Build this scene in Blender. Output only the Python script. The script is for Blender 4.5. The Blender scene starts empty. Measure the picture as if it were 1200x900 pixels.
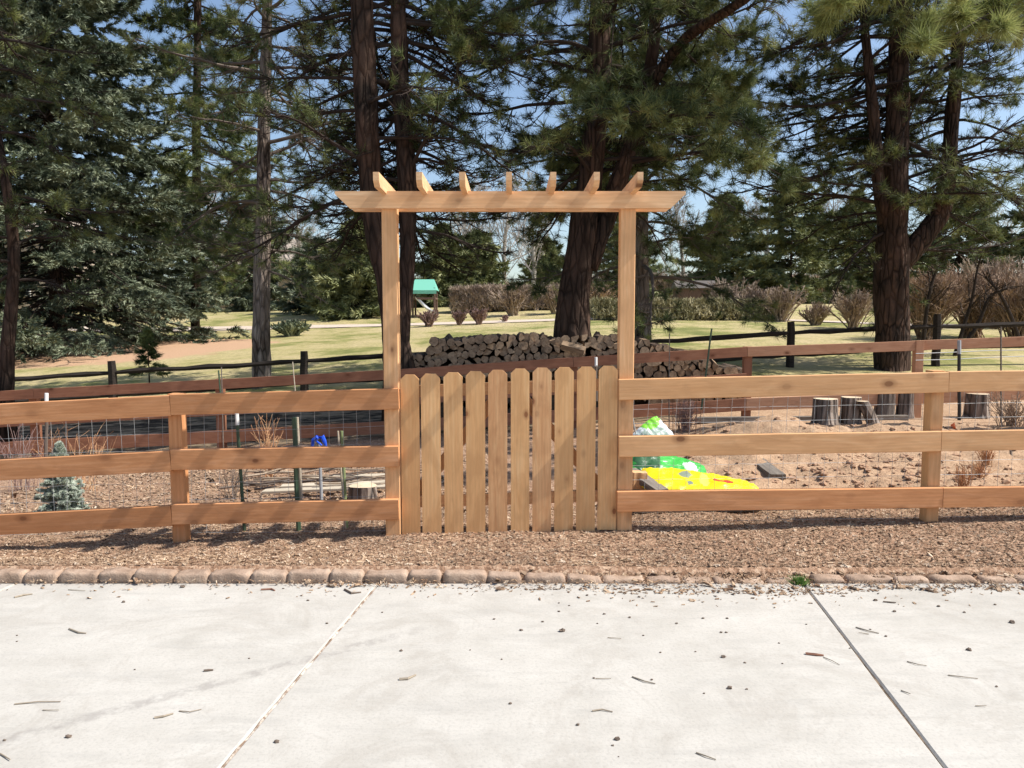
import bpy, math, random
import numpy as np
from mathutils import Matrix, Vector
random.seed(7)
RNG = np.random.default_rng(11)
C = bpy.context.scene.collection
SC = bpy.context.scene
R = math.radians
# ------------------------------------------------------------------ camera model
F = 890.0; CH = 1.5; TH = math.atan(72/890)
def ray(px, py):
    a = (px-600)/F; b = (450-py)/F
    return np.array([a, math.cos(TH)+b*math.sin(TH), -math.sin(TH)+b*math.cos(TH)])
def P(px, py, Y):
    d = ray(px, py); t = Y/d[1]
    return np.array([d[0]*t, Y, CH+d[2]*t])
def G(px, py, z=0.0):
    d = ray(px, py); t = (z-CH)/d[2]
    return np.array([d[0]*t, d[1]*t, z])
cd = bpy.data.cameras.new('camera'); cam = bpy.data.objects.new('camera', cd); C.objects.link(cam)
cam.location = (0, 0, CH); cam.rotation_euler = (math.pi/2-TH, 0, 0)
cd.sensor_width = 36; cd.lens = F/1200*36; cd.clip_end = 2000; cd.clip_start = .05
SC.camera = cam
# ------------------------------------------------------------------ light
EL, AZ = R(50), R(5.5)          # sun from the right, a touch in front of the fence
sdir = Vector((math.cos(EL)*math.cos(AZ), -math.cos(EL)*math.sin(AZ), math.sin(EL)))
w = bpy.data.worlds.new('World'); SC.world = w; w.use_nodes = True
nt = w.node_tree; bg = nt.nodes['Background']
sky = nt.nodes.new('ShaderNodeTexSky'); sky.sky_type = 'NISHITA'; sky.sun_disc = False
sky.sun_elevation = EL; sky.sun_rotation = math.atan2(sdir.x, sdir.y)
sky.air_density = 1.0; sky.dust_density = 1.2; sky.ozone_density = 1.0
nt.links.new(sky.outputs[0], bg.inputs[0]); bg.inputs[1].default_value = .125
sl = bpy.data.lights.new('sun', 'SUN'); sl.energy = 5.0; sl.angle = R(.5); sl.color = (1, .955, .89)
so = bpy.data.objects.new('sun', sl); C.objects.link(so); so.rotation_euler = sdir.to_track_quat('Z', 'Y').to_euler()
SC.view_settings.view_transform = 'Standard'; SC.view_settings.look = 'None'
SC.view_settings.exposure = .52; SC.view_settings.gamma = 1
# ------------------------------------------------------------------ noise + terrain
def h2(i, j, s):
    x = np.sin(i*127.1+j*311.7+s*74.7)*43758.5453
    return x-np.floor(x)
def vn(x, y, s=0):
    x = np.asarray(x, float); y = np.asarray(y, float)
    i = np.floor(x); j = np.floor(y); u = x-i; v = y-j; u = u*u*(3-2*u); v = v*v*(3-2*v)
    return (h2(i, j, s)*(1-u)+h2(i+1, j, s)*u)*(1-v)+(h2(i, j+1, s)*(1-u)+h2(i+1, j+1, s)*u)*v
def fb(x, y, s=0, o=4):
    t = 0; a = .5
    for k in range(o):
        t = t+a*(vn(x, y, s+k)-.5); x = x*2.03+5; y = y*2.03+9; a *= .55
    return t
S_X = [-30, -3.6, -2.4, -.8, .8, 3, 3.8, 30]; S_Z = [-.5, -.11, -.07, -.005, .01, .05, .065, .1]
def TZ(X, Y, rough=True):
    X = np.asarray(X, float); Y = np.asarray(Y, float)
    base = np.interp(Y, [4.3, 7, 12, 14, 18.5, 24, 32, 40, 50, 90, 400], [.06, .06, .04, .12, .42, .95, 1.45, 1.85, 2.7, 3.6, 5])
    lat = np.interp(Y, [7, 11.5, 18, 24, 32, 50, 90], [.04, .062, .06, .055, .05, .03, 0])
    far = base+lat*np.clip(X-3.6, -24, 0)
    s = np.interp(X, S_X, S_Z)
    k = np.clip((Y-5.3)/(7-5.3), 0, 1)
    z = s*(1-k)+far*k
    m = np.clip((Y-4.42)/(5.15-4.42), 0, 1); m = m*m*(3-2*m)
    z = (.042-.012*np.clip(X-.3, 0, 1))*(1-m)+z*m
    if rough:
        z = z+fb(X*2.2, Y*2.2, 3)*.05*np.clip((Y-4.45)*2, 0, 1)
        gx = np.clip((X-1.0)/.6, 0, 1)*np.clip((Y-6.0)/.5, 0, 1)*np.clip((11-Y)/1.0, 0, 1)   # dug garden bed
        z = z+gx*(np.abs(fb(X*1.1, Y*1.3, 8))*.35+np.abs(fb(X*5, Y*5, 9))*.12)
        for (mx, my, mr, mh) in [(P(905, 520, 9.6)[0], 9.6, .75, .22), (P(850, 545, 7.6)[0], 7.6, .8, .12), (P(985, 560, 7.4)[0], 7.5, .9, .07)]:
            z = z+mh*np.exp(-((X-mx)**2+(Y-my)**2)/mr**2*1.6)
    e = np.clip((4.43-Y)/.05, 0, 1)
    return z*(1-e)-.07*e
# ------------------------------------------------------------------ object helpers
WM = {}
def tag(o, label=None, cat=None, group=None, kind=None):
    if label: o['label'] = label
    if cat: o['category'] = cat
    if group: o['group'] = group
    if kind: o['kind'] = kind
    return o
def place(o, M, parent=None):
    C.objects.link(o)
    WM[o.name] = M.copy()
    if parent is not None:
        o.parent = parent; o.matrix_basis = WM[parent.name].inverted() @ M
    else: o.matrix_basis = M
    return o
def empty(name, loc, label, cat, group=None, rz=0):
    o = bpy.data.objects.new(name, None); o.empty_display_size = .2
    place(o, Matrix.Translation(Vector(loc)) @ Matrix.Rotation(rz, 4, 'Z')); tag(o, label, cat, group)
    return o
def mesh(name, V, Fs, mat, smooth=False):
    V = np.asarray(V, np.float32).reshape(-1, 3)
    if not isinstance(Fs, list) or (len(Fs) and not hasattr(Fs[0], 'shape')): Fs = [Fs] if hasattr(Fs, 'shape') else Fs
    me = bpy.data.meshes.new(name)
    if len(Fs) and hasattr(Fs[0], 'shape'):
        tot = np.concatenate([np.full(len(f), f.shape[1]) for f in Fs]); idx = np.concatenate([f.ravel() for f in Fs])
        me.vertices.add(len(V)); me.vertices.foreach_set('co', V.ravel())
        me.loops.add(len(idx)); me.loops.foreach_set('vertex_index', idx.astype(np.int32))
        me.polygons.add(len(tot)); st = np.concatenate([[0], np.cumsum(tot)[:-1]])
        me.polygons.foreach_set('loop_start', st.astype(np.int32)); me.polygons.foreach_set('loop_total', tot.astype(np.int32))
        me.update(calc_edges=True)
    else:
        me.from_pydata([tuple(map(float, v)) for v in V], [], Fs)
    me.polygons.foreach_set('use_smooth', np.full(len(me.polygons), bool(smooth)))
    if mat: me.materials.append(mat)
    me.validate()
    return me
def obj(name, V, Fs, mat, parent=None, M=None, smooth=False, origin=None):
    """M given: V are local.  Otherwise V are world coordinates; the origin is the parent's place or `origin`."""
    V = np.asarray(V, float).reshape(-1, 3)
    if M is None:
        if origin is None:
            origin = WM[parent.name].translation if parent is not None else (V[:, 0].mean(), V[:, 1].mean(), V[:, 2].min())
        V = V-np.array(origin); M = Matrix.Translation(Vector(origin))
    o = bpy.data.objects.new(name, mesh(name, V, Fs, mat, smooth)); return place(o, M, parent)
def box(x0, x1, y0, y1, z0, z1, c=.0):
    V = [(x, y, z) for x in (x0, x1) for y in (y0, y1) for z in (z0, z1)]
    Fq = np.array([(0, 1, 3, 2), (4, 6, 7, 5), (0, 4, 5, 1), (2, 3, 7, 6), (0, 2, 6, 4), (1, 5, 7, 3)])
    return np.array(V, float), Fq
def join(parts):
    V = []; Fd = {}; n = 0
    for v, fs in parts:
        v = np.asarray(v, float).reshape(-1, 3)
        for f in (fs if isinstance(fs, list) else [fs]): Fd.setdefault(f.shape[1], []).append(f+n)
        V.append(v); n += len(v)
    return np.concatenate(V), [np.concatenate(f) for f in Fd.values()]
def tubes(Pt, Rd, sides=5, cap=False):
    Pt = np.asarray(Pt, float); Rd = np.asarray(Rd, float); n, k, _ = Pt.shape
    T = np.gradient(Pt, axis=1); T /= np.linalg.norm(T, axis=2, keepdims=True)+1e-9
    ref = np.where(np.abs(T[:, :1, 2:3]) > .8, np.array([1., 0, 0]), np.array([0, 0, 1.]))
    A = np.cross(T, ref); A /= np.linalg.norm(A, axis=2, keepdims=True)+1e-9
    B = np.cross(T, A)
    an = np.arange(sides)*2*math.pi/sides
    V = Pt[:, :, None, :]+Rd[:, :, None, None]*(A[:, :, None, :]*np.cos(an)[None, None, :, None]+B[:, :, None, :]*np.sin(an)[None, None, :, None])
    V = V.reshape(-1, 3)
    i = np.arange(n)[:, None, None]*k*sides; j = np.arange(k-1)[None, :, None]*sides; s = np.arange(sides)[None, None, :]; s2 = (s+1) % sides
    f = np.stack(np.broadcast_arrays(i+j+s, i+j+s2, i+j+sides+s2, i+j+sides+s), -1).reshape(-1, 4)
    Fs = [f]
    if cap:
        base = np.arange(n)[:, None]*k*sides
        Fs += [base+np.arange(sides)[None, ::-1], base+(k-1)*sides+np.arange(sides)[None, :]]
    return V, Fs
def rod(p0, p1, r, r1=None, sides=8, n=2, wob=0):
    p0 = np.array(p0, float); p1 = np.array(p1, float); t = np.linspace(0, 1, n)[:, None]
    pts = p0*(1-t)+p1*t
    if wob: pts[1:-1] += RNG.normal(0, wob, (n-2, 3)) if n > 2 else 0
    return tubes(pts[None], np.linspace(r, r if r1 is None else r1, n)[None], sides, True)
def board_mesh(L, hgt, thk, ch=.003, warp=.002, seg=10, rg=None):
    """local x along the length 0..L, y thickness, z height, both centred; chamfered long edges"""
    a, b = thk/2, hgt/2
    prof = [(-a, -b+ch), (-a, b-ch), (-a+ch, b), (a-ch, b), (a, b-ch), (a, -b+ch), (a-ch, -b), (-a+ch, -b)]
    xs = np.linspace(0, L, seg+1); V = []
    wy = np.cumsum(RNG.normal(0, warp, seg+1)); wy -= np.linspace(wy[0], wy[-1], seg+1)
    wz = np.cumsum(RNG.normal(0, warp*.5, seg+1)); wz -= np.linspace(wz[0], wz[-1], seg+1)
    for i, x in enumerate(xs):
        for (y, z) in prof: V.append((x, y+wy[i], z+wz[i]))
    i = np.arange(seg)[:, None]*8; s = np.arange(8)[None]; s2 = (s+1) % 8
    f = np.stack(np.broadcast_arrays(i+s, i+s2, i+8+s2, i+8+s), -1).reshape(-1, 4)
    return np.array(V), [f, np.array([list(range(7, -1, -1)), [seg*8+q for q in range(8)]])]
def axisM(p0, p1, up=(0, 0, 1)):
    p0 = Vector(p0); x = (Vector(p1)-p0).normalized(); z = Vector(up); y = z.cross(x).normalized(); z = x.cross(y)
    return Matrix(((x.x, y.x, z.x, p0.x), (x.y, y.y, z.y, p0.y), (x.z, y.z, z.z, p0.z), (0, 0, 0, 1)))
def board(name, p0, p1, hgt, thk, mat, parent, up=(0, 0, 1), **k):
    L = (Vector(p1)-Vector(p0)).length
    V, Fs = board_mesh(L, hgt, thk, **k)
    return obj(name, V, Fs, mat, parent, axisM(p0, p1, up))
# ------------------------------------------------------------------ materials
class N:
    def __init__(s, name, rough=.8, spec=.3):
        s.m = bpy.data.materials.new(name); s.m.use_nodes = True; s.t = s.m.node_tree; s.b = s.t.nodes['Principled BSDF']
        s.b.inputs['Roughness'].default_value = rough; s.b.inputs['Specular IOR Level'].default_value = spec
    def n(s, typ, **kw):
        o = s.t.nodes.new('ShaderNode'+typ)
        for k, v in kw.items(): setattr(o, k, v)
        return o
    def l(s, a, b): s.t.links.new(a, b)
    def set(s, inp, v):
        if hasattr(v, 'is_linked') or hasattr(v, 'links'): s.l(v, inp)
        else:
            try: inp.default_value = v
            except Exception: inp.default_value = (*v, 1)
    def coord(s, kind='Object', scale=(1, 1, 1), rnd=False):
        tc = s.n('TexCoord'); o = tc.outputs[kind]
        if rnd:
            oi = s.n('ObjectInfo'); mu = s.n('VectorMath', operation='SCALE'); mu.inputs[0].default_value = (37, 19, 53)
            s.l(oi.outputs['Random'], mu.inputs['Scale']); ad = s.n('VectorMath', operation='ADD'); s.l(o, ad.inputs[0]); s.l(mu.outputs[0], ad.inputs[1]); o = ad.outputs[0]
        mp = s.n('Mapping'); mp.inputs['Scale'].default_value = scale; s.l(o, mp.inputs[0]); return mp.outputs[0]
    def noise(s, co, scale, detail=4, rough=.55, dist=0):
        t = s.n('TexNoise'); t.inputs['Scale'].default_value = scale; t.inputs['Detail'].default_value = detail
        t.inputs['Roughness'].default_value = rough; t.inputs['Distortion'].default_value = dist; s.l(co, t.inputs['Vector']); return t.outputs['Fac']
    def vor(s, co, scale, feat='F1', out='Distance'):
        t = s.n('TexVoronoi', feature=feat); t.inputs['Scale'].default_value = scale; s.l(co, t.inputs['Vector']); return t.outputs[out]
    def ramp(s, fac, stops, interp='LINEAR'):
        r = s.n('ValToRGB'); r.color_ramp.interpolation = interp; e = r.color_ramp.elements
        while len(e) < len(stops): e.new(.5)
        for q, (p, c) in zip(e, stops):
            q.position = p; q.color = (*c, 1) if hasattr(c, '__len__') else (c, c, c, 1)
        s.l(fac, r.inputs[0]); return r.outputs[0]
    def mix(s, f, a, b, mode='MIX'):
        m = s.n('Mix', data_type='RGBA', blend_type=mode)
        for i, v in ((0, f), (6, a), (7, b)):
            if hasattr(v, 'links'): s.l(v, m.inputs[i])
            elif i == 0: m.inputs[0].default_value = v
            else: m.inputs[i].default_value = (*v, 1)
        return m.outputs[2]
    def math(s, op, a, b=0, clamp=False):
        m = s.n('Math', operation=op); m.use_clamp = clamp
        for i, v in ((0, a), (1, b)):
            if hasattr(v, 'links'): s.l(v, m.inputs[i])
            else: m.inputs[i].default_value = v
        return m.outputs[0]
    def bump(s, h, st=.5, d=.01):
        b = s.n('Bump'); b.inputs['Strength'].default_value = st; b.inputs['Distance'].default_value = d
        s.l(h, b.inputs['Height']); s.l(b.outputs[0], s.b.inputs['Normal'])
    def col(s, c): s.set(s.b.inputs['Base Color'], c)
    def xyz(s, co):
        x = s.n('SeparateXYZ'); s.l(co, x.inputs[0]); return x.outputs
    def rnd(s): return s.n('ObjectInfo').outputs['Random']
def cedar(name, a, b, c, knot=(.12, .04, .018), vary=.35, kscale=5.5):
    m = N(name, .75, .25)
    co = m.coord('Object', (1.0, 9, 9), rnd=True)
    g = m.noise(co, 2.2, 6, .6, 1.2)
    fine = m.noise(m.coord('Object', (3, 60, 60), rnd=True), 3, 3, .6)
    rings = m.n('TexWave', wave_type='BANDS', bands_direction='Z'); m.l(m.coord('Object', (.5, 7, 7), rnd=True), rings.inputs[0])
    rings.inputs['Scale'].default_value = 1.7; rings.inputs['Distortion'].default_value = 11; rings.inputs['Detail'].default_value = 3; rings.inputs['Detail Scale'].default_value = .8
    base = m.ramp(g, [(.3, a), (.52, b), (.72, c)])
    base = m.mix(m.math('MULTIPLY', rings.outputs['Fac'], .28), base, tuple(x*.72 for x in a))
    blot = m.noise(m.coord('Object', (2.0, 3, 5), rnd=True), 1.6, 3, .5, .8); base = m.mix(m.ramp(blot, [(.45, 0), (.62, .5)]), base, tuple(x*.74 for x in a))
    base = m.mix(m.math('MULTIPLY', fine, .35), base, tuple(min(1, x*1.25) for x in c))
    # knots
    kc = m.coord('Object', (.6, 0, 1.0), rnd=True); kv = m.vor(kc, kscale); kr = m.n('SeparateColor'); m.l(m.vor(kc, kscale, 'F1', 'Color'), kr.inputs[0])
    kn = m.math('MULTIPLY', m.ramp(kv, [(.09, 1), (.12, .5), (.25, 0)]), m.math('GREATER_THAN', kr.outputs[0], .05))
    base = m.mix(m.math('MULTIPLY', kn, m.math('ADD', m.math('MULTIPLY', kr.outputs[1], .5), .4)), base, knot)
    base = m.mix(m.math('MULTIPLY', m.rnd(), vary), base, tuple(x*.72 for x in a))
    m.col(base)
    h = m.math('ADD', m.math('MULTIPLY', fine, .5), m.math('MULTIPLY', g, .7))
    m.bump(h, .35, .004)
    return m.m
M_RED = cedar('cedar_red', (.48, .20, .075), (.61, .285, .12), (.67, .35, .18))
M_GOLD = cedar('cedar_gold', (.60, .31, .13), (.72, .40, .19), (.77, .49, .27), vary=.3)
M_PICK = cedar('cedar_picket', (.66, .33, .13), (.80, .455, .20), (.82, .53, .27), knot=(.24, .085, .035), vary=.45, kscale=8.5)
M_PICKR = cedar('cedar_picket_pink', (.56, .26, .11), (.70, .38, .18), (.79, .51, .26), knot=(.24, .09, .04), vary=.1, kscale=8)
M_BEAM = cedar('cedar_beam', (.66, .37, .18), (.76, .47, .25), (.80, .55, .33), vary=.15, kscale=4)
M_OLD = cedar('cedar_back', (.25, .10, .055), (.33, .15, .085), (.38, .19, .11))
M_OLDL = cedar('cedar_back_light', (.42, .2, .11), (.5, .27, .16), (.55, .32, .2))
def weathered(name, a, b, sc=(1, 8, 8), bump=.6):
    m = N(name, .9, .15); co = m.coord('Object', sc, rnd=True)
    g = m.noise(co, 4, 6, .65, .5)
    m.col(m.mix(m.math('MULTIPLY', m.rnd(), .4), m.ramp(g, [(.3, a), (.7, b)]), tuple(x*.6 for x in a))); m.bump(g, bump, .01); return m.m
M_GREY = weathered('grey_timber', (.13, .11, .09), (.30, .26, .22))
M_SPLIT = weathered('split_rail_wood', (.018, .014, .012), (.055, .045, .038))
M_STICK = weathered('bare_stick', (.22, .16, .11), (.5, .4, .3))
M_PALE = weathered('pale_plank', (.45, .38, .28), (.68, .6, .48))
def simple(name, c, rough=.6, spec=.4, metal=0, var=0, sc=8):
    m = N(name, rough, spec); m.b.inputs['Metallic'].default_value = metal
    if var:
        g = m.noise(m.coord('Object', rnd=True), sc, 4); m.col(m.mix(g, tuple(x*(1-var) for x in c), tuple(min(1, x*(1+var)) for x in c)))
    else: m.col(c)
    return m.m
M_WIRE = simple('galvanised_wire', (.36, .37, .375), .6, .3, .2)
M_STEEL = simple('dark_green_steel', (.05, .085, .05), .5, var=.3)
M_WHITE = simple('white_paint', (.78, .78, .76), .5)
M_BLUE = simple('blue_plastic', (.02, .09, .62), .35)
M_PIPE = simple('grey_pipe', (.34, .36, .38), .5, var=.2)
def bark(name, a, b, c, sc=(1, 1, .22), s=9):
    m = N(name, .95, .1); co = m.coord('Object', sc)
    v = m.vor(co, s, 'DISTANCE_TO_EDGE'); g = m.noise(co, s*.7, 6, .7, .6); big = m.noise(m.coord('Object'), 1.3, 2)
    base = m.ramp(g, [(.32, a), (.5, b), (.68, c)]); base = m.mix(m.ramp(v, [(.0, .85), (.12, 0)]), base, tuple(x*.3 for x in a))
    base = m.mix(m.ramp(big, [(.4, 0), (.65, .4)]), base, c)
    m.col(base); m.bump(m.math('ADD', m.ramp(v, [(0, 0), (.2, 1)]), g), .9, .03); return m.m
M_BARK = bark('pine_bark', (.022, .018, .015), (.05, .035, .027), (.12, .072, .05))
M_BARKG = bark('grey_bark', (.06, .045, .037), (.17, .13, .105), (.40, .34, .29))
M_TWIG = simple('dead_twig', (.045, .034, .028), .9, .1, var=.4, sc=3)
M_TWIGG = simple('grey_twig', (.15, .12, .10), .9, .1, var=.4, sc=3)
def leafy(name, stops, trans=.25, sc=1.6, rough=.55):
    m = N(name, rough, .3); co = m.coord('Object')
    g = m.noise(co, sc, 3, .6); f = m.noise(co, 14, 2)
    x = m.math('ADD', m.math('MULTIPLY', g, .75), m.math('MULTIPLY', f, .25))
    c = m.ramp(x, stops); m.col(c)
    if trans < .2: return m.m
    tr = m.n('BsdfTranslucent'); m.l(c, tr.inputs[0]); ms = m.n('MixShader'); ms.inputs[0].default_value = trans
    out = m.t.nodes['Material Output']; m.l(m.b.outputs[0], ms.inputs[1]); m.l(tr.outputs[0], ms.inputs[2]); m.l(ms.outputs[0], out.inputs[0])
    return m.m
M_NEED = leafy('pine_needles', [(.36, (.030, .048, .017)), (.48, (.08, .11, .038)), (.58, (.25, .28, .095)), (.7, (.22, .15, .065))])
M_NEEDY = leafy('sunny_needles', [(.36, (.14, .17, .055)), (.5, (.28, .32, .11)), (.66, (.46, .45, .18))], .35)  # brighter copy of the pine needles, sunlight put into the colour
M_SPR = leafy('spruce_needles', [(.36, (.030, .042, .024)), (.48, (.09, .115, .07)), (.6, (.28, .31, .20))], .1, 1.0)
M_SPRB = leafy('blue_spruce_needles', [(.36, (.33, .38, .31)), (.5, (.46, .51, .42)), (.64, (.60, .64, .54))], .1, 6)
M_JUN = leafy('juniper_green', [(.36, (.08, .10, .04)), (.5, (.19, .21, .09)), (.66, (.34, .34, .16))], .15, .7)
M_SHR = leafy('dormant_twigs', [(.35, (.19, .14, .11)), (.5, (.33, .25, .19)), (.65, (.46, .37, .28))], .05, 1.2, .9)
M_SHRP = leafy('purple_twigs', [(.35, (.13, .08, .075)), (.5, (.26, .17, .15)), (.65, (.38, .26, .22))], .05, 1.6, .9)
M_SHRR = leafy('rusty_twigs', [(.35, (.14, .10, .07)), (.5, (.32, .22, .15)), (.65, (.50, .34, .24))], .05, .9, .9)
M_HEDG = leafy('clipped_hedge', [(.35, (.13, .12, .06)), (.5, (.30, .27, .15)), (.65, (.48, .42, .26))], .05, 1.2, .9)
M_BARE = leafy('bare_tree_twigs', [(.35, (.24, .20, .18)), (.5, (.38, .34, .30)), (.65, (.52, .47, .42))], .0, .5, .9)
M_DRY = leafy('dry_stalks', [(.35, (.3, .14, .07)), (.5, (.5, .27, .14)), (.65, (.62, .42, .22))], .1, 8, .9)
M_GRASS = leafy('weed_leaves', [(.3, (.08, .16, .03)), (.7, (.18, .3, .07))], .2, 20)
# ground
def ground_mat():
    m = N('ground_soil_and_lawn', .95, .1); tc = m.n('TexCoord').outputs['Object']; X, Y, Z = m.xyz(tc)[:3]
    n1 = m.noise(tc, 1.2, 5, .6); n2 = m.noise(tc, 9, 4, .6); n3 = m.noise(tc, 45, 4, .7); nb = m.noise(tc, .28, 3, .6)
    chips = m.vor(m.coord('Object', (1, 1, 1)), 60, 'F1', 'Color'); cs = m.n('SeparateColor'); m.l(chips, cs.inputs[0])
    mul = m.ramp(cs.outputs[0], [(0, (.18, .105, .065)), (.35, (.31, .19, .12)), (.7, (.42, .275, .185)), (1, (.53, .38, .26))])
    mul = m.mix(m.ramp(n2, [(.4, 0), (.65, .35)]), mul, (.25, .14, .085))
    soil = m.ramp(m.math('ADD', m.math('MULTIPLY', n2, .5), m.math('MULTIPLY', n3, .5)), [(.3, (.27, .16, .10)), (.5, (.43, .285, .18)), (.7, (.56, .395, .26))])
    lawn = m.ramp(m.math('ADD', m.math('MULTIPLY', nb, .6), m.math('MULTIPLY', n1, .4)), [(.34, (.15, .18, .05)), (.43, (.30, .29, .10)), (.49, (.50, .42, .20)), (.60, (.60, .48, .27))])
    lawn = m.mix(m.ramp(n2, [(.35, .4), (.6, 0)]), lawn, (.14, .15, .06))
    lawn = m.mix(m.ramp(n3, [(.35, .35), (.65, 0)]), lawn, (.12, .11, .05))
    dirt = (.50, .32, .20)
    # garden bed mask on the right
    wob = m.math('MULTIPLY', m.math('SUBTRACT', n1, .5), 1.2)
    bed = m.math('MULTIPLY', m.math('GREATER_THAN', m.math('ADD', X, wob), 1.1), m.math('GREATER_THAN', m.math('ADD', Y, wob), 5.9))
    c = m.mix(bed, mul, soil)
    lw = m.ramp(m.math('ADD', m.math('MULTIPLY', Y, .05), m.math('MULTIPLY', wob, .05)), [(.80, 0), (.84, 1)])
    c = m.mix(lw, c, lawn)
    shade_mask = m.math('MULTIPLY', m.ramp(m.math('ADD', m.math('MULTIPLY', Y, .05), m.math('MULTIPLY', wob, .015)), [(.585, 0), (.60, 1), (.80, 1), (.83, 0)]), m.math('LESS_THAN', m.math('ADD', X, wob), 2.6))  # dark litter strip, tree shade and sun dapple painted into its colour
    c = m.mix(shade_mask, c, m.mix(m.ramp(m.noise(m.coord('Object', (1, 3.2, 1)), 1.6, 5, .65, .6), [(.42, 0), (.50, .35), (.58, 1)]), (.05, .036, .025), (.34, .25, .16)))
    # bare reddish earth under the big spruce
    dx = m.math('MULTIPLY', m.math('ADD', X, 15.5), .16); dy = m.math('MULTIPLY', m.math('SUBTRACT', Y, 30), .2)
    dd = m.math('ADD', m.math('ADD', m.math('MULTIPLY', dx, dx), m.math('MULTIPLY', dy, dy)), m.math('MULTIPLY', wob, 1.1))
    c = m.mix(m.ramp(dd, [(.75, 1), (1.0, 0)]), c, dirt)
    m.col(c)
    hh = m.math('ADD', m.math('MULTIPLY', cs.outputs[1], .6), m.math('ADD', n3, n2)); m.bump(hh, .8, .02)
    return m.m
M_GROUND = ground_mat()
def concrete_mat():
    m = N('driveway_concrete', .85, .2); co = m.coord('Object'); n1 = m.noise(co, .9, 5, .6, .4); n2 = m.noise(co, 5, 5, .65); n3 = m.noise(co, 70, 3, .6)
    st = m.noise(m.coord('Object', (1, 5, 1)), 2.2, 4, .6, .5)
    c = m.ramp(m.math('ADD', m.math('MULTIPLY', n1, .5), m.math('MULTIPLY', n2, .5)), [(.33, (.375, .352, .31)), (.5, (.445, .422, .378)), (.66, (.50, .476, .43))])
    c = m.mix(m.ramp(st, [(.52, 0), (.72, .45)]), c, (.34, .325, .295)); c = m.mix(m.ramp(n3, [(.3, .35), (.5, 0)]), c, (.28, .265, .24))
    br = m.noise(m.coord('Object', (1.2, 120, 1)), 2.5, 3, .6); c = m.mix(m.math('MULTIPLY', m.ramp(br, [(.4, 1), (.6, 0)]), .08), c, (.25, .24, .22))
    sp = m.noise(m.coord('Object', (1, 1, 1)), 1.7, 6, .75, 1.2); c = m.mix(m.ramp(sp, [(.52, 0), (.60, .28), (.70, 0)]), c, (.30, .27, .23))
    # faint tyre track that crosses the left slab
    X, Y, Z = m.xyz(co)[:3]
    a = G(0, 868); b = G(370, 770); k = (b[1]-a[1])/(b[0]-a[0])
    d = m.math('ABSOLUTE', m.math('SUBTRACT', m.math('SUBTRACT', Y, float(a[1]-k*a[0])), m.math('MULTIPLY', X, float(k))))
    tr = m.math('MULTIPLY', m.ramp(d, [(.0, 1), (.03, .9), (.055, 0)]), m.ramp(m.noise(co, 14, 3, .7), [(.4, 0), (.6, 1)]))
    gate = m.ramp(m.math('MULTIPLY', m.math('ADD', X, 4), .2), [(.3, 1), (.66, 1), (.76, 0)])
    c = m.mix(m.math('MULTIPLY', m.math('MULTIPLY', tr, gate), .55), c, (.25, .23, .21))
    # mulch dust along the garden edge
    e = m.math('ADD', Y, m.math('MULTIPLY', m.math('SUBTRACT', n2, .5), .5)); c = m.mix(m.ramp(m.math('MULTIPLY', m.math('SUBTRACT', e, 3.9), 1.6), [(.45, 0), (1, .5)]), c, (.36, .25, .17))
    m.col(c); m.bump(m.math('ADD', n3, m.math('MULTIPLY', n2, .6)), .25, .004); return m.m
M_CONC = concrete_mat()
def chip_mat():
    m = N('bark_chips', .9, .15); v = m.vor(m.coord('Object'), 38, 'F1', 'Color'); s = m.n('SeparateColor'); m.l(v, s.inputs[0])
    big = m.noise(m.coord('Object'), 1.3, 4, .6, .5)
    m.col(m.mix(m.ramp(big, [(.42, .5), (.6, 0)]), m.ramp(s.outputs[0], [(0, (.11, .06, .038)), (.3, (.26, .165, .10)), (.6, (.40, .275, .175)), (.88, (.53, .39, .265)), (1, (.70, .57, .43))]), (.17, .115, .08))); return m.m
M_CHIP = chip_mat()
M_CLOD = simple('soil_clod', (.38, .24, .155), .95, .1, var=.35, sc=12)
def stone_mat():
    m = N('edging_stone', .92, .15); co = m.coord('Object', rnd=True); g = m.noise(co, 9, 5, .65); f = m.noise(co, 90, 3, .7)
    c = m.ramp(g, [(.3, (.24, .165, .115)), (.5, (.36, .255, .185)), (.7, (.47, .355, .265))]); c = m.mix(m.math('MULTIPLY', m.rnd(), .35), c, (.33, .24, .185)); m.col(m.mix(m.ramp(f, [(.3, .5), (.5, 0)]), c, (.2, .14, .1))); m.bump(m.math('ADD', g, f), .6, .008); return m.m
M_STONE = stone_mat()
# ------------------------------------------------------------------ terrain
def setk(o, k='structure'): o['kind'] = k; return o
ys = np.concatenate([np.arange(-60, 4, 8), np.arange(4.1, 7.5, .035), np.arange(7.5, 12.5, .09), np.arange(12.5, 20, .3), np.arange(20, 60, 1.0), np.arange(60, 420, 30)])
xs = np.concatenate([-np.geomspace(7, 380, 34)[::-1], np.arange(-6.9, 6.9, .05), np.geomspace(7, 380, 34)])
XX, YY = np.meshgrid(xs, ys); ZZ = TZ(XX, YY)
nx, ny = len(xs), len(ys); ii = (np.arange(ny-1)[:, None]*nx+np.arange(nx-1)[None]).ravel()
setk(obj('ground', np.stack([XX, YY, ZZ], -1).reshape(-1, 3), np.stack([ii, ii+1, ii+nx+1, ii+nx], -1), M_GROUND, M=Matrix.Identity(4), smooth=True))
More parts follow.
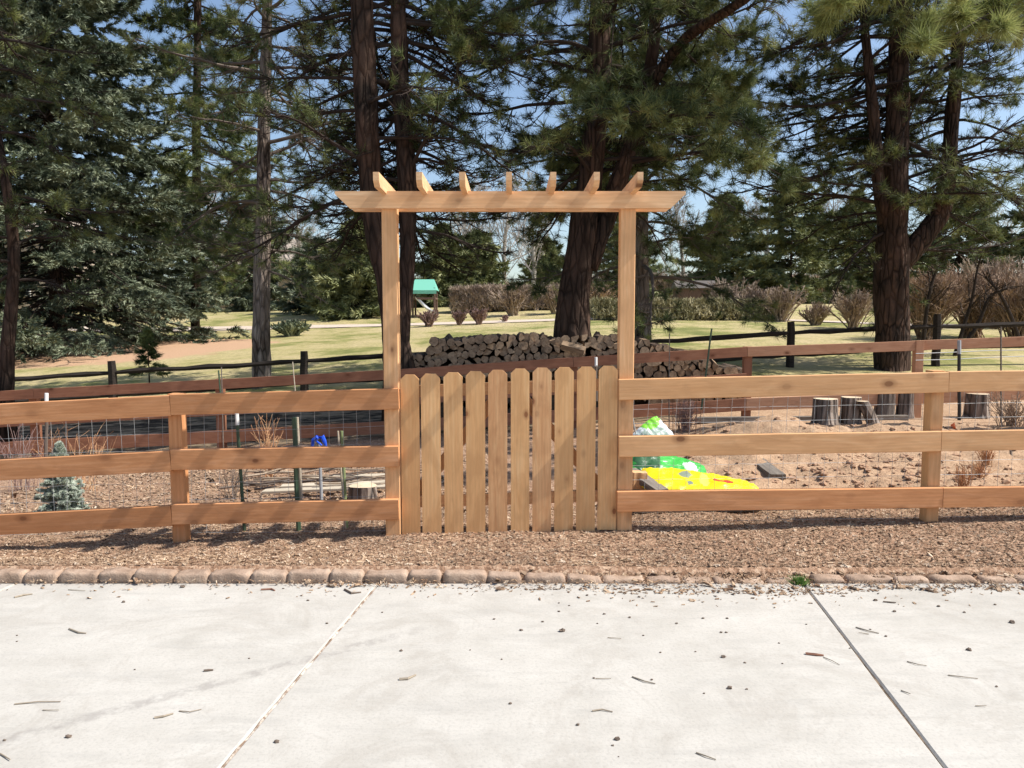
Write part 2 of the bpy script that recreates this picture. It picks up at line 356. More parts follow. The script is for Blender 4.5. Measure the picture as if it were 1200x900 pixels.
# driveway slabs with real joints
def jx(px, py):
    g = G(px, py); k = .118; return g[0]-k*g[1], k
YE = G(600, 684)[1]
j = []
g1a, g1b = G(442, 685), G(258, 900); g2a, g2b = G(942, 685), G(1108, 900)
k = .5*((g1a[0]-g1b[0])/(g1a[1]-g1b[1])+(g2a[0]-g2b[0])/(g2a[1]-g2b[1]))
lines = [(G(14, 686)[0]-k*G(14, 686)[1], k), (g1a[0]-(g1a[0]-g1b[0])/(g1a[1]-g1b[1])*g1a[1], (g1a[0]-g1b[0])/(g1a[1]-g1b[1])), (g2a[0]-(g2a[0]-g2b[0])/(g2a[1]-g2b[1])*g2a[1], (g2a[0]-g2b[0])/(g2a[1]-g2b[1]))]
lines = [(lines[0][0]-2.6, k)]+lines+[(lines[2][0]+2.6, k), (lines[2][0]+5.2, k)]
lines = [(lines[0][0]-2.6, k)]+lines
parts = []; gp = .0036; rowsY = [-9, -5.4, -1.8, YE]
for a, b in zip(lines[:-1], lines[1:]):
    for y0, y1 in zip(rowsY[:-1], rowsY[1:]):
        y0 += gp; y1 -= gp if y1 != YE else 0
        def q(y, s, off):
            ln = a if s == 0 else b; return ln[0]+ln[1]*y+(gp+off if s == 0 else -gp-off)
        seg = 14; yy = np.linspace(y0, y1, seg+1); V = []
        for y in yy:
            jl = RNG.normal(0, .0013, 2)
            xl, xr = q(y, 0, 0)+jl[0], q(y, 1, 0)+jl[1]
            V += [(xl, y, -.1), (xl, y, -.008), (xl+.008, y, 0), (xr-.008, y, 0), (xr, y, -.008), (xr, y, -.1)]
        i = np.arange(seg)[:, None]*6; s = np.arange(5)[None]
        f = np.stack(np.broadcast_arrays(i+s, i+s+1, i+6+s+1, i+6+s), -1).reshape(-1, 4)
        V = np.array(V); parts.append((V, [f, np.array([[5, 4, 3, 2, 1, 0], [seg*6+t for t in range(6)]])]))
V, Fs = join(parts); setk(obj('driveway', V, Fs, M_CONC, M=Matrix.Identity(4)))
mj = N('joint_filler', .9, .1); mj.col(mj.ramp(mj.noise(mj.coord('Object'), 16, 5, .75), [(.42, (.10, .07, .05)), (.58, (.32, .24, .17))]))
mjl = N('pale_joint_filler', .9, .1); mjl.col(mjl.ramp(mjl.noise(mjl.coord('Object'), 12, 4, .7), [(.44, (.20, .14, .10)), (.60, (.58, .53, .46))]))
for n_, ln in enumerate(lines):
    V = []; yy = np.linspace(-8.9, YE-.01, 400)
    for y in yy:
        x = ln[0]+ln[1]*y; zz = -.012+.012*float(fb(np.array(y*9.), np.array(n_*3.), 2)) + (.006 if n_ in (2, 3) else 0); V += [(x-.009, y, zz-.003), (x+.002*math.sin(y*31), y, zz+.003), (x+.009, y, zz-.003)]
    i = np.arange(399)[:, None]*3; s = np.arange(2)[None]
    setk(obj('driveway_joint', V, np.stack(np.broadcast_arrays(i+s, i+s+1, i+4+s, i+3+s), -1).reshape(-1, 4), mjl.m if n_ in (2, 3) else mj.m, M=Matrix.Identity(4)))
# ------------------------------------------------------------------ chips, clods
def chips(n, xr, yr, smin, smax, zf, dens=None, lift=.004):
    x = RNG.uniform(*xr, n); y = yr[0]+(yr[1]-yr[0])*RNG.random(n)**1.2
    if dens is not None:
        kk = dens(x, y) > RNG.random(n); x = x[kk]; y = y[kk]
    n = len(x); L = RNG.uniform(smin, smax, n)*(1+1.2*(RNG.random(n) > .93)); W = L*RNG.uniform(.14, .5, n); T = W*RNG.uniform(.2, .4, n)
    th = RNG.uniform(0, 6.28, n); tl = RNG.normal(0, .33, n); rl = RNG.normal(0, .4, n)
    ax = np.stack([np.cos(th)*np.cos(tl), np.sin(th)*np.cos(tl), np.sin(tl)], -1)
    bx = np.cross(np.array([0, 0, 1.]), ax); bx /= np.linalg.norm(bx, axis=1, keepdims=True); cx = np.cross(ax, bx)
    b2 = bx*np.cos(rl)[:, None]+cx*np.sin(rl)[:, None]; c2 = np.cross(ax, b2)
    c = np.stack([x, y, zf(x, y)+lift+T*.5], -1)
    loc = np.array([(-1, -.6, -1), (-.7, 1, -1), (1, .7, -1), (.8, -1, -1), (-.9, -.5, 1), (-.6, .8, 1), (.85, .5, 1), (.7, -.8, 1)])*.5
    V = c[:, None]+loc[None, :, :1]*(ax*L[:, None])[:, None]+loc[None, :, 1:2]*(b2*W[:, None])[:, None]+loc[None, :, 2:]*(c2*T[:, None])[:, None]
    f = np.array([(4, 5, 6, 7), (0, 1, 5, 4), (1, 2, 6, 5), (2, 3, 7, 6), (3, 0, 4, 7)])
    return V.reshape(-1, 3), (np.arange(n)[:, None, None]*8+f[None]).reshape(-1, 4)
a = chips(60000, (-3.9, 4.0), (4.47, 6.3), .006, .023, TZ, lambda x, y: np.where((x > .9) & (y > 5.9), .15, 1.0))
b = chips(9000, (-5.5, -.2), (6.0, 9.5), .02, .055, TZ)
V, Fs = join([a, b]); tag(obj('mulch', V, Fs, M_CHIP, M=Matrix.Identity(4)), 'coarse tan bark mulch covering the strip between driveway and fence', 'mulch', kind='stuff')
def spill(x, y):
    e = YE-.02-np.interp(x, [-4, -1.6, -.6, 0, 1, 2, 4], [.0, .01, .05, .06, .12, .09, .07])*(.6+1.2*vn(x*5, x*0, 4))
    return np.where(y > e, .95, np.clip(1-(e-y)/.35, 0, 1)**3*.10)
V, Fs = chips(13000, (-3.2, 3.7), (3.9, 4.47), .007, .03, lambda x, y: np.where(y > YE, -.03, 0.0)+np.clip((y-YE+.08)*.25, 0, .04), spill, .002)
tag(obj('mulch_litter', V, Fs, M_CHIP, M=Matrix.Identity(4)), 'loose bark litter spilled over the kerb stones onto the concrete edge', 'litter', kind='stuff')
ico = None
def ico_sphere(sub=1):
    t = (1+5**.5)/2; v = [(-1, t, 0), (1, t, 0), (-1, -t, 0), (1, -t, 0), (0, -1, t), (0, 1, t), (0, -1, -t), (0, 1, -t), (t, 0, -1), (t, 0, 1), (-t, 0, -1), (-t, 0, 1)]
    f = [(0, 11, 5), (0, 5, 1), (0, 1, 7), (0, 7, 10), (0, 10, 11), (1, 5, 9), (5, 11, 4), (11, 10, 2), (10, 7, 6), (7, 1, 8), (3, 9, 4), (3, 4, 2), (3, 2, 6), (3, 6, 8), (3, 8, 9), (4, 9, 5), (2, 4, 11), (6, 2, 10), (8, 6, 7), (9, 8, 1)]
    v = [np.array(p, float)/np.linalg.norm(p) for p in v]
    for _ in range(sub):
        c = {}; nf = []
        def mid(a, b):
            kk = (min(a, b), max(a, b))
            if kk not in c:
                m = v[a]+v[b]; v.append(m/np.linalg.norm(m)); c[kk] = len(v)-1
            return c[kk]
        for (a, b, d) in f:
            x, y, z = mid(a, b), mid(b, d), mid(d, a); nf += [(a, x, z), (b, y, x), (d, z, y), (x, y, z)]
        f = nf
    return np.array(v), np.array(f)
IV, IF = ico_sphere(1)
def clods(n, xr, yr, smin, smax):
    x = RNG.uniform(*xr, n); y = RNG.uniform(*yr, n); kk = vn(x*1.3, y*1.3, 5) > RNG.uniform(.2, .8, n); x = x[kk]; y = y[kk]; n = len(x)
    s = smin+(smax-smin)*RNG.random(n)**4
    V = IV[None]*(1+RNG.normal(0, .26, (n, len(IV), 1)))*s[:, None, None]*RNG.uniform((.7, .7, .35), (1.5, 1.5, .8), (n, 1, 3))+np.stack([x, y, TZ(x, y)+s*.2], -1)[:, None]
    return V.reshape(-1, 3), (np.arange(n)[:, None, None]*len(IV)+IF[None]).reshape(-1, 3)
V, Fs = clods(6000, (1.1, 6.6), (6.1, 10.6), .005, .034)
tag(obj('soil_clods', V, Fs, M_CLOD, M=Matrix.Identity(4)), 'crumbly dug soil clods over the garden bed behind the right fence', 'soil', kind='stuff')
# ------------------------------------------------------------------ kerb stones
st = [(-40, -2), (0, 31.5), (32, 71), (72, 119), (120, 159), (160.5, 208), (208, 246), (247, 295), (296.5, 337), (338, 387), (388, 426), (427.5, 479.5), (480, 517), (519.5, 570.5), (571, 610), (614, 662), (663.5, 704), (705.5, 755), (757, 797), (800, 832), (835, 863), (866, 894), (897, 947), (950, 988), (992, 1045), (1046, 1086), (1088, 1143), (1147, 1188), (1190, 1240)]
def stone(x0, x1, hgt, zb):
    L = x1-x0; nu, nv = 14, 20; V = []
    for i in range(nu+1):
        u = -1+2*i/nu
        for jj in range(nv):
            t = 2*math.pi*jj/nv; cy, cz = math.cos(t), math.sin(t); e = .38
            yy = math.copysign(abs(cy)**e, cy); zz = math.copysign(abs(cz)**e, cz)
            r = (1-abs(u)**14)**.35 if abs(u) < 1 else 0
            r = max(r, .0)
            V.append((u*L/2*(1-.02*abs(zz)), yy*.046*(.72+.28*r) if abs(u) < 1 else yy*.03, zz*hgt/2*(.7+.3*r) if abs(u) < 1 else zz*hgt*.3))
    V = np.array(V); sd = RNG.uniform(0, 99)
    V[:, 2] += fb(V[:, 0]*13+sd, V[:, 1]*14, 1)*.03*(V[:, 2] > 0); V[:, 1] += fb(V[:, 0]*11+sd, V[:, 2]*18, 2)*.016; V[:, 0] += fb(V[:, 1]*12+sd, V[:, 2]*18, 6)*.016
    i = np.arange(nu)[:, None]*nv; s = np.arange(nv)[None]; s2 = (s+1) % nv
    f = np.stack(np.broadcast_arrays(i+s, i+nv+s, i+nv+s2, i+s2), -1).reshape(-1, 4)
    return V, [f, np.array([list(range(nv)), [nu*nv+q for q in range(nv-1, -1, -1)]])]
for i, (a, b) in enumerate(st):
    A, B = G(a, 680), G(b, 680); mid = (A+B)/2; YS = YE+.06; sc = YS/A[1]
    mx = (a+b)/2; hv = np.interp(mx, [0, 400, 560, 640, 760, 900, 1000, 1200], [.076, .075, .07, .05, .03, .028, .04, .036])+random.uniform(-.005, .005)
    x0, x1 = A[0]*sc-.006, B[0]*sc+.006; Hh = .12
    V, Fs = stone(x0, x1, Hh, 0)
    o = obj('edging_stone', V, Fs, M_STONE, M=Matrix.Translation(((x0+x1)/2, YS+random.uniform(-.006, .006), hv-.016-Hh/2)) @ Matrix.Rotation(random.gauss(0, .02), 4, 'Y') @ Matrix.Rotation(random.gauss(0, .03), 4, 'Z'), smooth=True)
    lab = 'tumbled tan edging stone standing clear of the mulch along the left half of the driveway' if mx < 520 else 'tan edging stone half buried in bark litter along the right half of the driveway'
    tag(o, lab, 'stone', 'edging stones between driveway and mulch')
# ------------------------------------------------------------------ front fences
YF = 5.30; YP = YF+.025+.05
def rails_fence(name, label, segs, posts, wire, sk):
    def YQ(px, y0): return y0+sk*((px-600)/F*5.4-.8)
    bx = P(posts[0][0], posts[0][2], YQ(posts[0][0], YP)); root = empty(name, (bx[0], bx[1], bx[2]), label, 'fence')
    for (px, ytop, ybot, ww) in posts:
        yq = YQ(px, YP); t = P(px, ytop, yq); zb = P(px, ybot, yq-.05)[2]; x = t[0]
        board('post', (x, yq, zb-.15), (x, yq, t[2]), .09, .1, M_RED if px < 600 else M_GOLD, root, up=(1, 0, 0), ch=.004, warp=.0006)
    for (xa, ya, xb, yb, m) in segs:
        h = .145; a = P(xa, ya, YQ(xa, YF)); b = P(xb, yb, YQ(xb, YF)); a[2] -= h/2; b[2] -= h/2
        board('rail', a, b, h, .05, m, root, warp=.0012)
    # welded wire on the far side of the posts
    (x0, t0, b0, x1, t1, b1) = wire; Yw = YP+.055; A = P(x0, t0, YQ(x0, Yw)); B = P(x1, t1, YQ(x1, Yw)); A0 = P(x0, b0, YQ(x0, Yw)); B0 = P(x1, b1, YQ(x1, Yw))
    n = int((B[0]-A[0])/.1); tt = np.linspace(0, 1, n+1); pts = []
    for u in tt:
        tz = A[2]*(1-u)+B[2]*u; bz = A0[2]*(1-u)+B0[2]*u; x = A[0]*(1-u)+B[0]*u; l = RNG.normal(0, .012)+(.03 if x0 > 600 else 0)
        q = np.linspace(0, 1, 8)[:, None]; pts.append(np.concatenate([x+l*(q-.5)+RNG.normal(0, .0018, (8, 1)), np.full((8, 1), A[1]*(1-u)+B[1]*u)+RNG.normal(0, .003, (8, 1)), bz+(tz-bz)*q], 1))
    v1 = tubes(np.array(pts), np.full((len(pts), 8), .0012), 4)
    pts = []; nh = int((A[2]-A0[2])/.1); m = n+1
    for r_ in range(nh+1):
        q = np.linspace(0, 1, m)[:, None]; x = A[0]+(B[0]-A[0])*q; zt = A[2]+(B[2]-A[2])*q; zb = A0[2]+(B0[2]-A0[2])*q
        pts.append(np.concatenate([x, A[1]+.002+(B[1]-A[1])*q, zt+(zb-zt)*r_/nh+RNG.normal(0, .0015, (m, 1))], 1))
    v2 = tubes(np.array(pts), np.full((len(pts), m), .0012), 4)
    V, Fs = join([v1, v2]); obj('wire_mesh', V, Fs, M_WIRE, root)
    return root
rails_fence('rail_fence', 'reddish brown three rail cedar fence left of the gate, with wire mesh behind it',
    [(-330, 490, 200.5, 463, M_RED), (201, 462, 467.5, 455, M_RED), (-330, 556, 200.8, 528, M_RED), (201.4, 526.5, 467.5, 522.5, M_RED), (-330, 620, 202, 592, M_RED), (202.6, 590.5, 467.5, 584.5, M_RED)],
    [(207, 461, 638, 0), (-180, 480, 664, 0)], (-300, 488, 630, 450, 458, 622), 0)
rails_fence('rail_fence', 'golden brown three rail cedar fence right of the gate, with wire mesh behind it',
    [(725, 444.5, 1110, 436, M_GOLD), (1110.5, 435.3, 1560, 430, M_GOLD), (725, 511, 1101, 505, M_GOLD), (1101.6, 505, 1560, 497, M_GOLD), (723, 575.5, 1103, 571, M_RED), (1103.6, 571, 1560, 566, M_RED)],
    [(1096, 434, 617, 0), (1480, 430, 606, 0)], (742, 446, 612, 1500, 432, 600), .055)
# ------------------------------------------------------------------ arbor + gate
ab = P(596, 626, YP)
arb = empty('garden_arbor', (ab[0], YP, ab[2]), 'tall new cedar arbor over the picket gate, two posts carrying a beam and seven rafters', 'arbor')
for (px, yt, yb) in ((458.2, 236, 631), (735, 236, 626)):
    t = P(px, yt, YP+.0); b = P(px+(2.8 if px < 600 else -4.2), yb, YP); x = (t[0]+b[0])/2
    board('post', (x, YP, b[2]-.15), (x, YP, t[2]), .105, .105, M_GOLD if px > 600 else M_GOLD, arb, up=(1, 0, 0), ch=.005, warp=.0006)
YB = YP-.0525-.0195
def beam(Yb):
    a = P(393, 225.5, YB); b = P(803, 223.5, YB); zt = (a[2]+b[2])/2; h = .115; cut = .1
    V = []
    for y in (Yb-.019, Yb+.019): V += [(a[0], y, zt), (b[0], y, zt), (b[0], y, zt-.02), (b[0]-cut, y, zt-h), (a[0]+cut, y, zt-h), (a[0], y, zt-.02)]
    V = np.array(V); o = np.array([a[0], Yb, zt-h/2]); V = V-o
    f = [np.array([[0, 1, 2, 3, 4, 5], [11, 10, 9, 8, 7, 6]]), np.array([[i, i+6, (i+1) % 6+6, (i+1) % 6] for i in range(6)])]
    obj('beam', V, f, M_BEAM, arb, Matrix.Translation(Vector(o))); return zt
zt = beam(YB); beam(YP+.0525+.0195)
for i, px in enumerate((440.5, 491, 541.5, 596.5, 648.5, 699.5, 750.5)):
    y0, y1 = 4.98, 5.70; x = P(px, 205, y0)[0]; h = .088; z0 = zt-.018; c = .03
    V = []
    for xx in (x-.019, x+.019): V += [(xx, y0, z0+h), (xx, y1, z0+h), (xx, y1, z0+.035), (xx, y1-c, z0), (xx, y0+c*1.6, z0), (xx, y0, z0+.035)]
    V = np.array(V); o = np.array([x, y0, z0+h/2]); V = V-o; V = V[:, [1, 0, 2]]
    f = [np.array([[0, 1, 2, 3, 4, 5], [11, 10, 9, 8, 7, 6]]), np.array([[i_, i_+6, (i_+1) % 6+6, (i_+1) % 6] for i_ in range(6)])]
    obj('rafter', V, f, M_BEAM, arb, Matrix.Translation(Vector(o)) @ Matrix(((0, 1, 0, 0), (1, 0, 0, 0), (0, 0, 1, 0), (0, 0, 0, 1))))
YG = YP-.03
gb = P(596, 628, YG)
gate = empty('picket_gate', (gb[0], YG, gb[2]), 'closed cedar picket gate of ten dog eared boards hung between the arbor posts', 'gate')
PX = [(470.5, 491.8), (494.5, 516.8), (520.6, 542.6), (546.2, 568.6), (572.2, 594.4), (598.6, 620.2), (624, 646), (649.8, 671.8), (675.6, 697.6), (700.8, 722.8)]
TY = [439, 438, 436.5, 435, 433.5, 432, 431, 430.3, 429.6, 428.5]; BY = [630, 629.5, 628, 627, 627, 626, 625.5, 624.5, 622, 620.5]
for i, ((a, b), ty, by) in enumerate(zip(PX, TY, BY)):
    A = P(a, (ty+by)/2, YG); B = P(b, (ty+by)/2, YG); zt_ = P(a, ty, YG)[2]; zb = P(a, by, YG)[2]; L = zt_-zb; wd = (B[0]-A[0])/2; e = .032; t = .009
    out = [(0, -wd), (L-e, -wd), (L-.004, -wd+e*.9), (L, -wd+e), (L, wd-e), (L-.004, wd-e*.9), (L-e, wd), (0, wd)]
    V = [(x, -t, y) for x, y in out]+[(x, t, y) for x, y in out]; n = 8
    f = [np.array([list(range(n)), list(range(2*n-1, n-1, -1))]), np.array([[q, q+n, (q+1) % n+n, (q+1) % n] for q in range(n)])]
    o = obj('picket', V, f, M_PICKR if i in (4, 6) else M_PICK, gate, axisM(((A[0]+B[0])/2, YG+random.uniform(-.001, .001), zb), ((A[0]+B[0])/2+random.gauss(0, .0015), YG, zb+L), up=(1, 0, 0)))
    if i in (4, 6): o['label'] = 'picket with pinkish red heartwood streaks'
def gr(name, xa, ya, xb, yb, h=.085, dy=.028, m=M_GOLD):
    board(name, P(xa, ya, YG+dy), P(xb, yb, YG+dy), h, .034, m, gate, warp=.0005)
gr('frame_rail', 472, 459, 721, 450); gr('frame_rail', 472, 588, 721, 580)
gr('brace', 480, 588, 588, 458, .08, .0635); gr('brace', 712, 580, 604, 456, .08, .0635)
# ------------------------------------------------------------------ garden fence behind
YBK = 11.6
def backfence():
    px = [-190, 40, 258, 465, 672, 876, 1074, 1290]; ty = [470, 455.5, 444, 432.5, 418.5, 406, 399, 391]
    p0 = P(40, 545, YBK+.1); root = empty('rail_fence', (p0[0], YBK+.1, float(TZ(p0[0], YBK, False))), 'long brown rail fence closing the far side of the garden plot', 'fence')
    for a, t in zip(px, ty):
        q = P(a, t, YBK+.08); zb = float(TZ(q[0], YBK, False))
        board('post', (q[0], YBK+.02 if a == 1074 else YBK+.08, zb-.1), (q[0], YBK+.02 if a == 1074 else YBK+.08, q[2]), .11, .12, M_OLDL if a > 1000 else M_OLD, root, up=(0, 1, 0), warp=.0008)
    for (a, b, t, u) in zip(px[:-1], px[1:], ty[:-1], ty[1:]):
        A = P(a, t, YBK); B = P(b, u, YBK); B[0] -= .005
        for r_ in range(3):
            A1, B1 = A.copy(), B.copy(); dz = .08+r_*(.405+.0*r_); A1[2] -= dz; B1[2] -= dz
            if r_ == 2: A1[1] += .002; B1[1] += .002
            if r_ == 1 and a > 870: continue
            hh = .15 if r_ < 2 else .19
            if a in (1074,): A1[1] = B1[1] = YBK+.1
            board('rail', A1, B1, hh, .038, M_OLDL if a > 870 else M_OLD, root)
    for dz in (.2, .3):
        A = P(1074, 399, YBK-.06); B = P(1290, 391, YBK-.06); A[2] -= dz; B[2] -= dz
        V, Fs = rod(A, B, .006, sides=5, n=6, wob=.004); obj('wire', V, Fs, M_WIRE, root)
        A = P(1020, 400, YBK-.03); B = P(1060, 399.5, YBK-.03); A[2] -= dz; B[2] -= dz
backfence()
# split rail fence
def split_fence():
    pts = [(-120, 452, 437, 17.3), (131, 437, 423, 17.6), (356, 423, 411.5, 17.9), (560, 411, 399, 18.1), (750, 401, 388, 18.3), (927, 390.5, 377, 18.5), (1099, 382.5, 368, 18.7), (1290, 377, 362, 18.9)]
    p = P(131, 437, 17.6); root = empty('split_rail_fence', (p[0], p[1], float(TZ(p[0], 17.6, False))), 'dark weathered split rail fence crossing the lawn behind the garden', 'fence')
    for (px, yr, yt, Y) in pts:
        t = P(px, yt, Y); zb = float(TZ(t[0], Y, False)); n = 6; zz = np.linspace(zb-.1, t[2], n)
        V, Fs = tubes(np.stack([t[0]+RNG.normal(0, .008, n), np.full(n, Y), zz], -1)[None], np.array([[.105, .1, .1, .095, .095, .085]]), 7, True)
        obj('post', V, Fs, M_SPLIT, root)
    for a, b in zip(pts[:-1], pts[1:]):
        for dz in (0, .52):
            A = P(a[0], a[1], a[3]); B = P(b[0], b[1], b[3]); A[2] -= dz; B[2] -= dz; n = 9
            q = np.linspace(0, 1, n)[:, None]; pt = A*(1-q)+B*q; pt[1:-1, 2] += RNG.normal(0, .012, n-2)
            V, Fs = tubes(pt[None], np.array([[.045]+[random.uniform(.055, .075) for _ in range(n-2)]+[.045]]), 6, True); obj('rail', V, Fs, M_SPLIT, root)
split_fence()
# ------------------------------------------------------------------ firewood
def log_mesh(r, L, kind):
    n = 9 if kind == 0 else random.choice([3, 4, 5]); V = []
    if kind == 0: prof = [(r*math.cos(t)*(1+random.gauss(0, .05)), r*math.sin(t)*(1+random.gauss(0, .05))) for t in [2*math.pi*q/9 for q in range(9)]]
    else:
        a0 = random.uniform(0, 6.28); span = random.choice([1.7, 2.4, 3.14]); prof = [(0, 0)]+[(r*1.5*math.cos(a0+span*q/5)*(1+random.gauss(0, .05)), r*1.5*math.sin(a0+span*q/5)*(1+random.gauss(0, .05))) for q in range(6)]
        cx = sum(p[0] for p in prof)/len(prof); cz = sum(p[1] for p in prof)/len(prof); prof = [(p[0]-cx, p[1]-cz) for p in prof]
    n = len(prof)
    for y in (-L/2, 0, L/2):
        for (x, z) in prof: V.append((x*(1+random.gauss(0, .03)), y, z*(1+random.gauss(0, .03))))
    f = [np.array([[i, (i+1) % n, n+(i+1) % n, n+i] for i in range(n)]+[[n+i, n+(i+1) % n, 2*n+(i+1) % n, 2*n+i] for i in range(n)]), np.array([list(range(n-1, -1, -1)), [2*n+q for q in range(n)]])]
    me = mesh('firewood_log', V, f, M_LOGB); me.materials.append(M_LOGE)
    for p in me.polygons:
        if len(p.vertices) == n and abs(p.normal.y) > .9: p.material_index = 1
        elif kind and (0 in [v % n for v in p.vertices]) and len(p.vertices) == 4: p.material_index = 1
    return me
M_LOGB = weathered('log_bark', (.06, .042, .03), (.18, .13, .095), (6, 1, 6))
M_LOGE = weathered('log_end_grain', (.20, .13, .08), (.56, .40, .26), (5, 1, 5), .3)
meshes = [log_mesh(random.uniform(.06, .086), random.uniform(.36, .44), q % 2) for q in range(16)]
def logs(x0, x1, Y, topf, label, step=.128, maxn=300, n0=0):
    cnt = n0; row = 0; Z0 = None
    rows = {}
    xx = x0
    z = 0; out = []
    while True:
        any_ = False; x = x0+(row % 2)*step/2
        while x < x1:
            g = float(TZ(x, Y, False)); zc = g+.065+z
            if zc < topf(x):
                out.append((x+random.gauss(0, .012), Y+random.gauss(0, .03), zc+random.gauss(0, .01))); any_ = True
            x += step
        if not any_: break
        z += step*.86; row += 1
    # keep the ones that show largest: the upper rows first
    out.sort(key=lambda p: -p[2]+topf(p[0]))
    return out
L0 = logs(P(484, 400, 12.9)[0], P(735, 400, 12.9)[0], 12.9, lambda x: float(np.interp(x, [P(484, 0, 12.9)[0], P(506, 0, 12.9)[0], P(560, 0, 12.9)[0], P(735, 0, 12.9)[0]], [.95, 1.19, 1.27, 1.25]))+.02*math.sin(x*5), '')
L1 = logs(P(738, 400, 12.9)[0], P(872, 400, 12.9)[0], 12.9, lambda x: float(np.interp(x, [P(738, 0, 12.9)[0], P(770, 0, 12.9)[0], P(800, 0, 12.9)[0], P(872, 0, 12.9)[0]], [1.18, 1.2, 1.02, .72]))+.04*math.sin(x*7), '')
for lst, lab, mx in ((L0, 'brown firewood log stacked in the pile seen above the picket gate', 175), (L1, 'brown firewood log in the lower stack right of the arbor post behind the far rail', 124)):
    for (x, y, z) in lst[:mx]:
        o = bpy.data.objects.new('firewood_log', random.choice(meshes)); place(o, Matrix.Translation((x, y, z)) @ Matrix.Rotation(random.uniform(0, 6.28), 4, 'Y') @ Matrix.Rotation(random.gauss(0, .06), 4, 'X')); tag(o, lab, 'log', 'firewood logs')
parts = []
for lst in (L0, L1):
    for (x, y, z) in lst:
        for dy in (.40, .80):
            me = random.choice(meshes); V = np.array([v.co for v in me.vertices]); th = random.uniform(0, 6.28); c_, s_ = math.cos(th), math.sin(th)
            V = np.stack([V[:, 0]*c_+V[:, 2]*s_, V[:, 1], -V[:, 0]*s_+V[:, 2]*c_], -1)*1.12+np.array([x+.05, y+dy, z-.015]); nv = len(V)//3
            parts.append((V, [np.array([[i, (i+1) % nv, nv+(i+1) % nv, nv+i] for i in range(nv)]+[[nv+i, nv+(i+1) % nv, 2*nv+(i+1) % nv, 2*nv+i] for i in range(nv)])]+[np.array([[0, q+1, q+2] for q in range(nv-2)])]))
V, Fs = join(parts); tag(obj('firewood', V, Fs, M_LOGB), 'deeper rows of stacked firewood behind the front face of the pile', 'firewood', kind='stuff')
def loosef(px, py, Y, rz, ry, lab, me):
    q = P(px, py, Y); o = bpy.data.objects.new('firewood_log', me); place(o, Matrix.Translation(Vector(q)) @ Matrix.Rotation(rz, 4, 'Z') @ Matrix.Rotation(ry, 4, 'X')); tag(o, lab, 'log', 'firewood logs')
loosef(672, 408, 12.55, 1.25, .25, 'pale split log lying crosswise at the foot of the thick pine trunk', meshes[1])
# ------------------------------------------------------------------ stumps and garden things
M_SAWN = weathered('sawn_wood', (.55, .42, .28), (.78, .64, .46), (3, 3, 3), .2)
def stump(px, pyb, hp, wp, lab, lean=(0, 0), Y=None):
    z = None
    for _ in range(4):
        if Y is None: g = G(px, pyb, .02 if z is None else z); 
        else: g = P(px, pyb, Y)
        z = float(TZ(g[0], g[1])) if Y is None else g[2]
    sc = g[1]/F; h = hp*sc; r = wp*sc/2; n = 18; V = []
    root = empty('log_stump', (g[0], g[1], g[2]), lab, 'stump', 'sawn log stumps in the garden')
    th = np.arange(n)*2*math.pi/n; wob = 1+.09*np.sin(th*3+random.uniform(0, 6))+RNG.normal(0, .04, n)
    for k_, rr in ((-.03, 1.12), (.15, 1.02), (.5, .97), (.85, .96), (1, .94)):
        V += [(g[0]+r*rr*wob[i]*math.cos(th[i])+lean[0]*h*k_, g[1]+r*rr*wob[i]*math.sin(th[i])+lean[1]*h*k_, g[2]+h*k_) for i in range(n)]
    i = np.arange(4)[:, None]*n; s = np.arange(n)[None]; s2 = (s+1) % n
    obj('trunk_section', V, np.stack(np.broadcast_arrays(i+s, i+s2, i+n+s2, i+n+s), -1).reshape(-1, 4), M_BARKG, root)
    top = np.array(V[4*n:])*1.0; c = top.mean(0)+np.array([0, 0, .004]); obj('sawn_top', np.vstack([c, top+np.array([0, 0, .001])]), np.array([[0, q+1, (q+1) % n+1] for q in range(n)]), M_SAWN, root)
stump(967, 497, 30, 28, 'brown barked stump with a pale sawn top, leftmost of the stump row')
stump(996, 496, 31, 24, 'dark stump standing between the pale topped stump and the leaning log')
stump(1024, 497, 27, 15, 'short thin log leaning left in the stump row', (-.5, .1))
stump(1036, 489, 30, 21, 'dark brown stump behind the leaning log')
stump(1060, 489, 30, 19, 'dark stump just left of the right fence post')
stump(1145, 489, 28, 26, 'lone dark stump with bright top right of the fence post')
stump(426, 592, 24, 34, 'squat grey weathered log section by the left arbor post')
def beamthing(name, a, b, h, t, mat, lab, cat, group=None, **k):
    o = board(name, a, b, h, t, mat, None, **k); tag(o, lab, cat, group); return o
def gz(px, py, off=0, it=5):
    z = 0
    for _ in range(it): g = G(px, py, z); z = float(TZ(g[0], g[1]))+off
    return G(px, py, z)
# edge timbers
a = P(742, 600, 5.95); b = P(1300, 596, 5.95)
beamthing('edging_timber', (a[0], 5.95, .05), (b[0], 5.95, .11), .1, .12, M_GREY, 'long grey landscape timber lying behind the right fence', 'timber')
a = P(816, 492, 11.2); b = P(880, 489, 11.2); beamthing('edging_timber', (a[0], 11.25, .05), (P(1065, 486, 11.2)[0], 11.25, .08), .09, .09, M_GREY, 'weathered grey timber along the foot of the far rail fence', 'timber')
a = gz(880, 534, .05); b = gz(912, 559, .05); beamthing('board', a, b, .05, .14, M_GREY, 'short grey board lying slanted on the dug soil', 'board')
a = P(738, 552, 6.25); b = P(776, 577, 5.9); beamthing('board', a, b, .05, .12, M_GREY, 'pale board end sticking out under the yellow bag', 'board')
a = P(738, 562, 6.1); b = P(757, 563, 6.1); beamthing('wood_block', a, b, .14, .09, M_GOLD, 'orange cedar offcut behind the right arbor post', 'wood block')
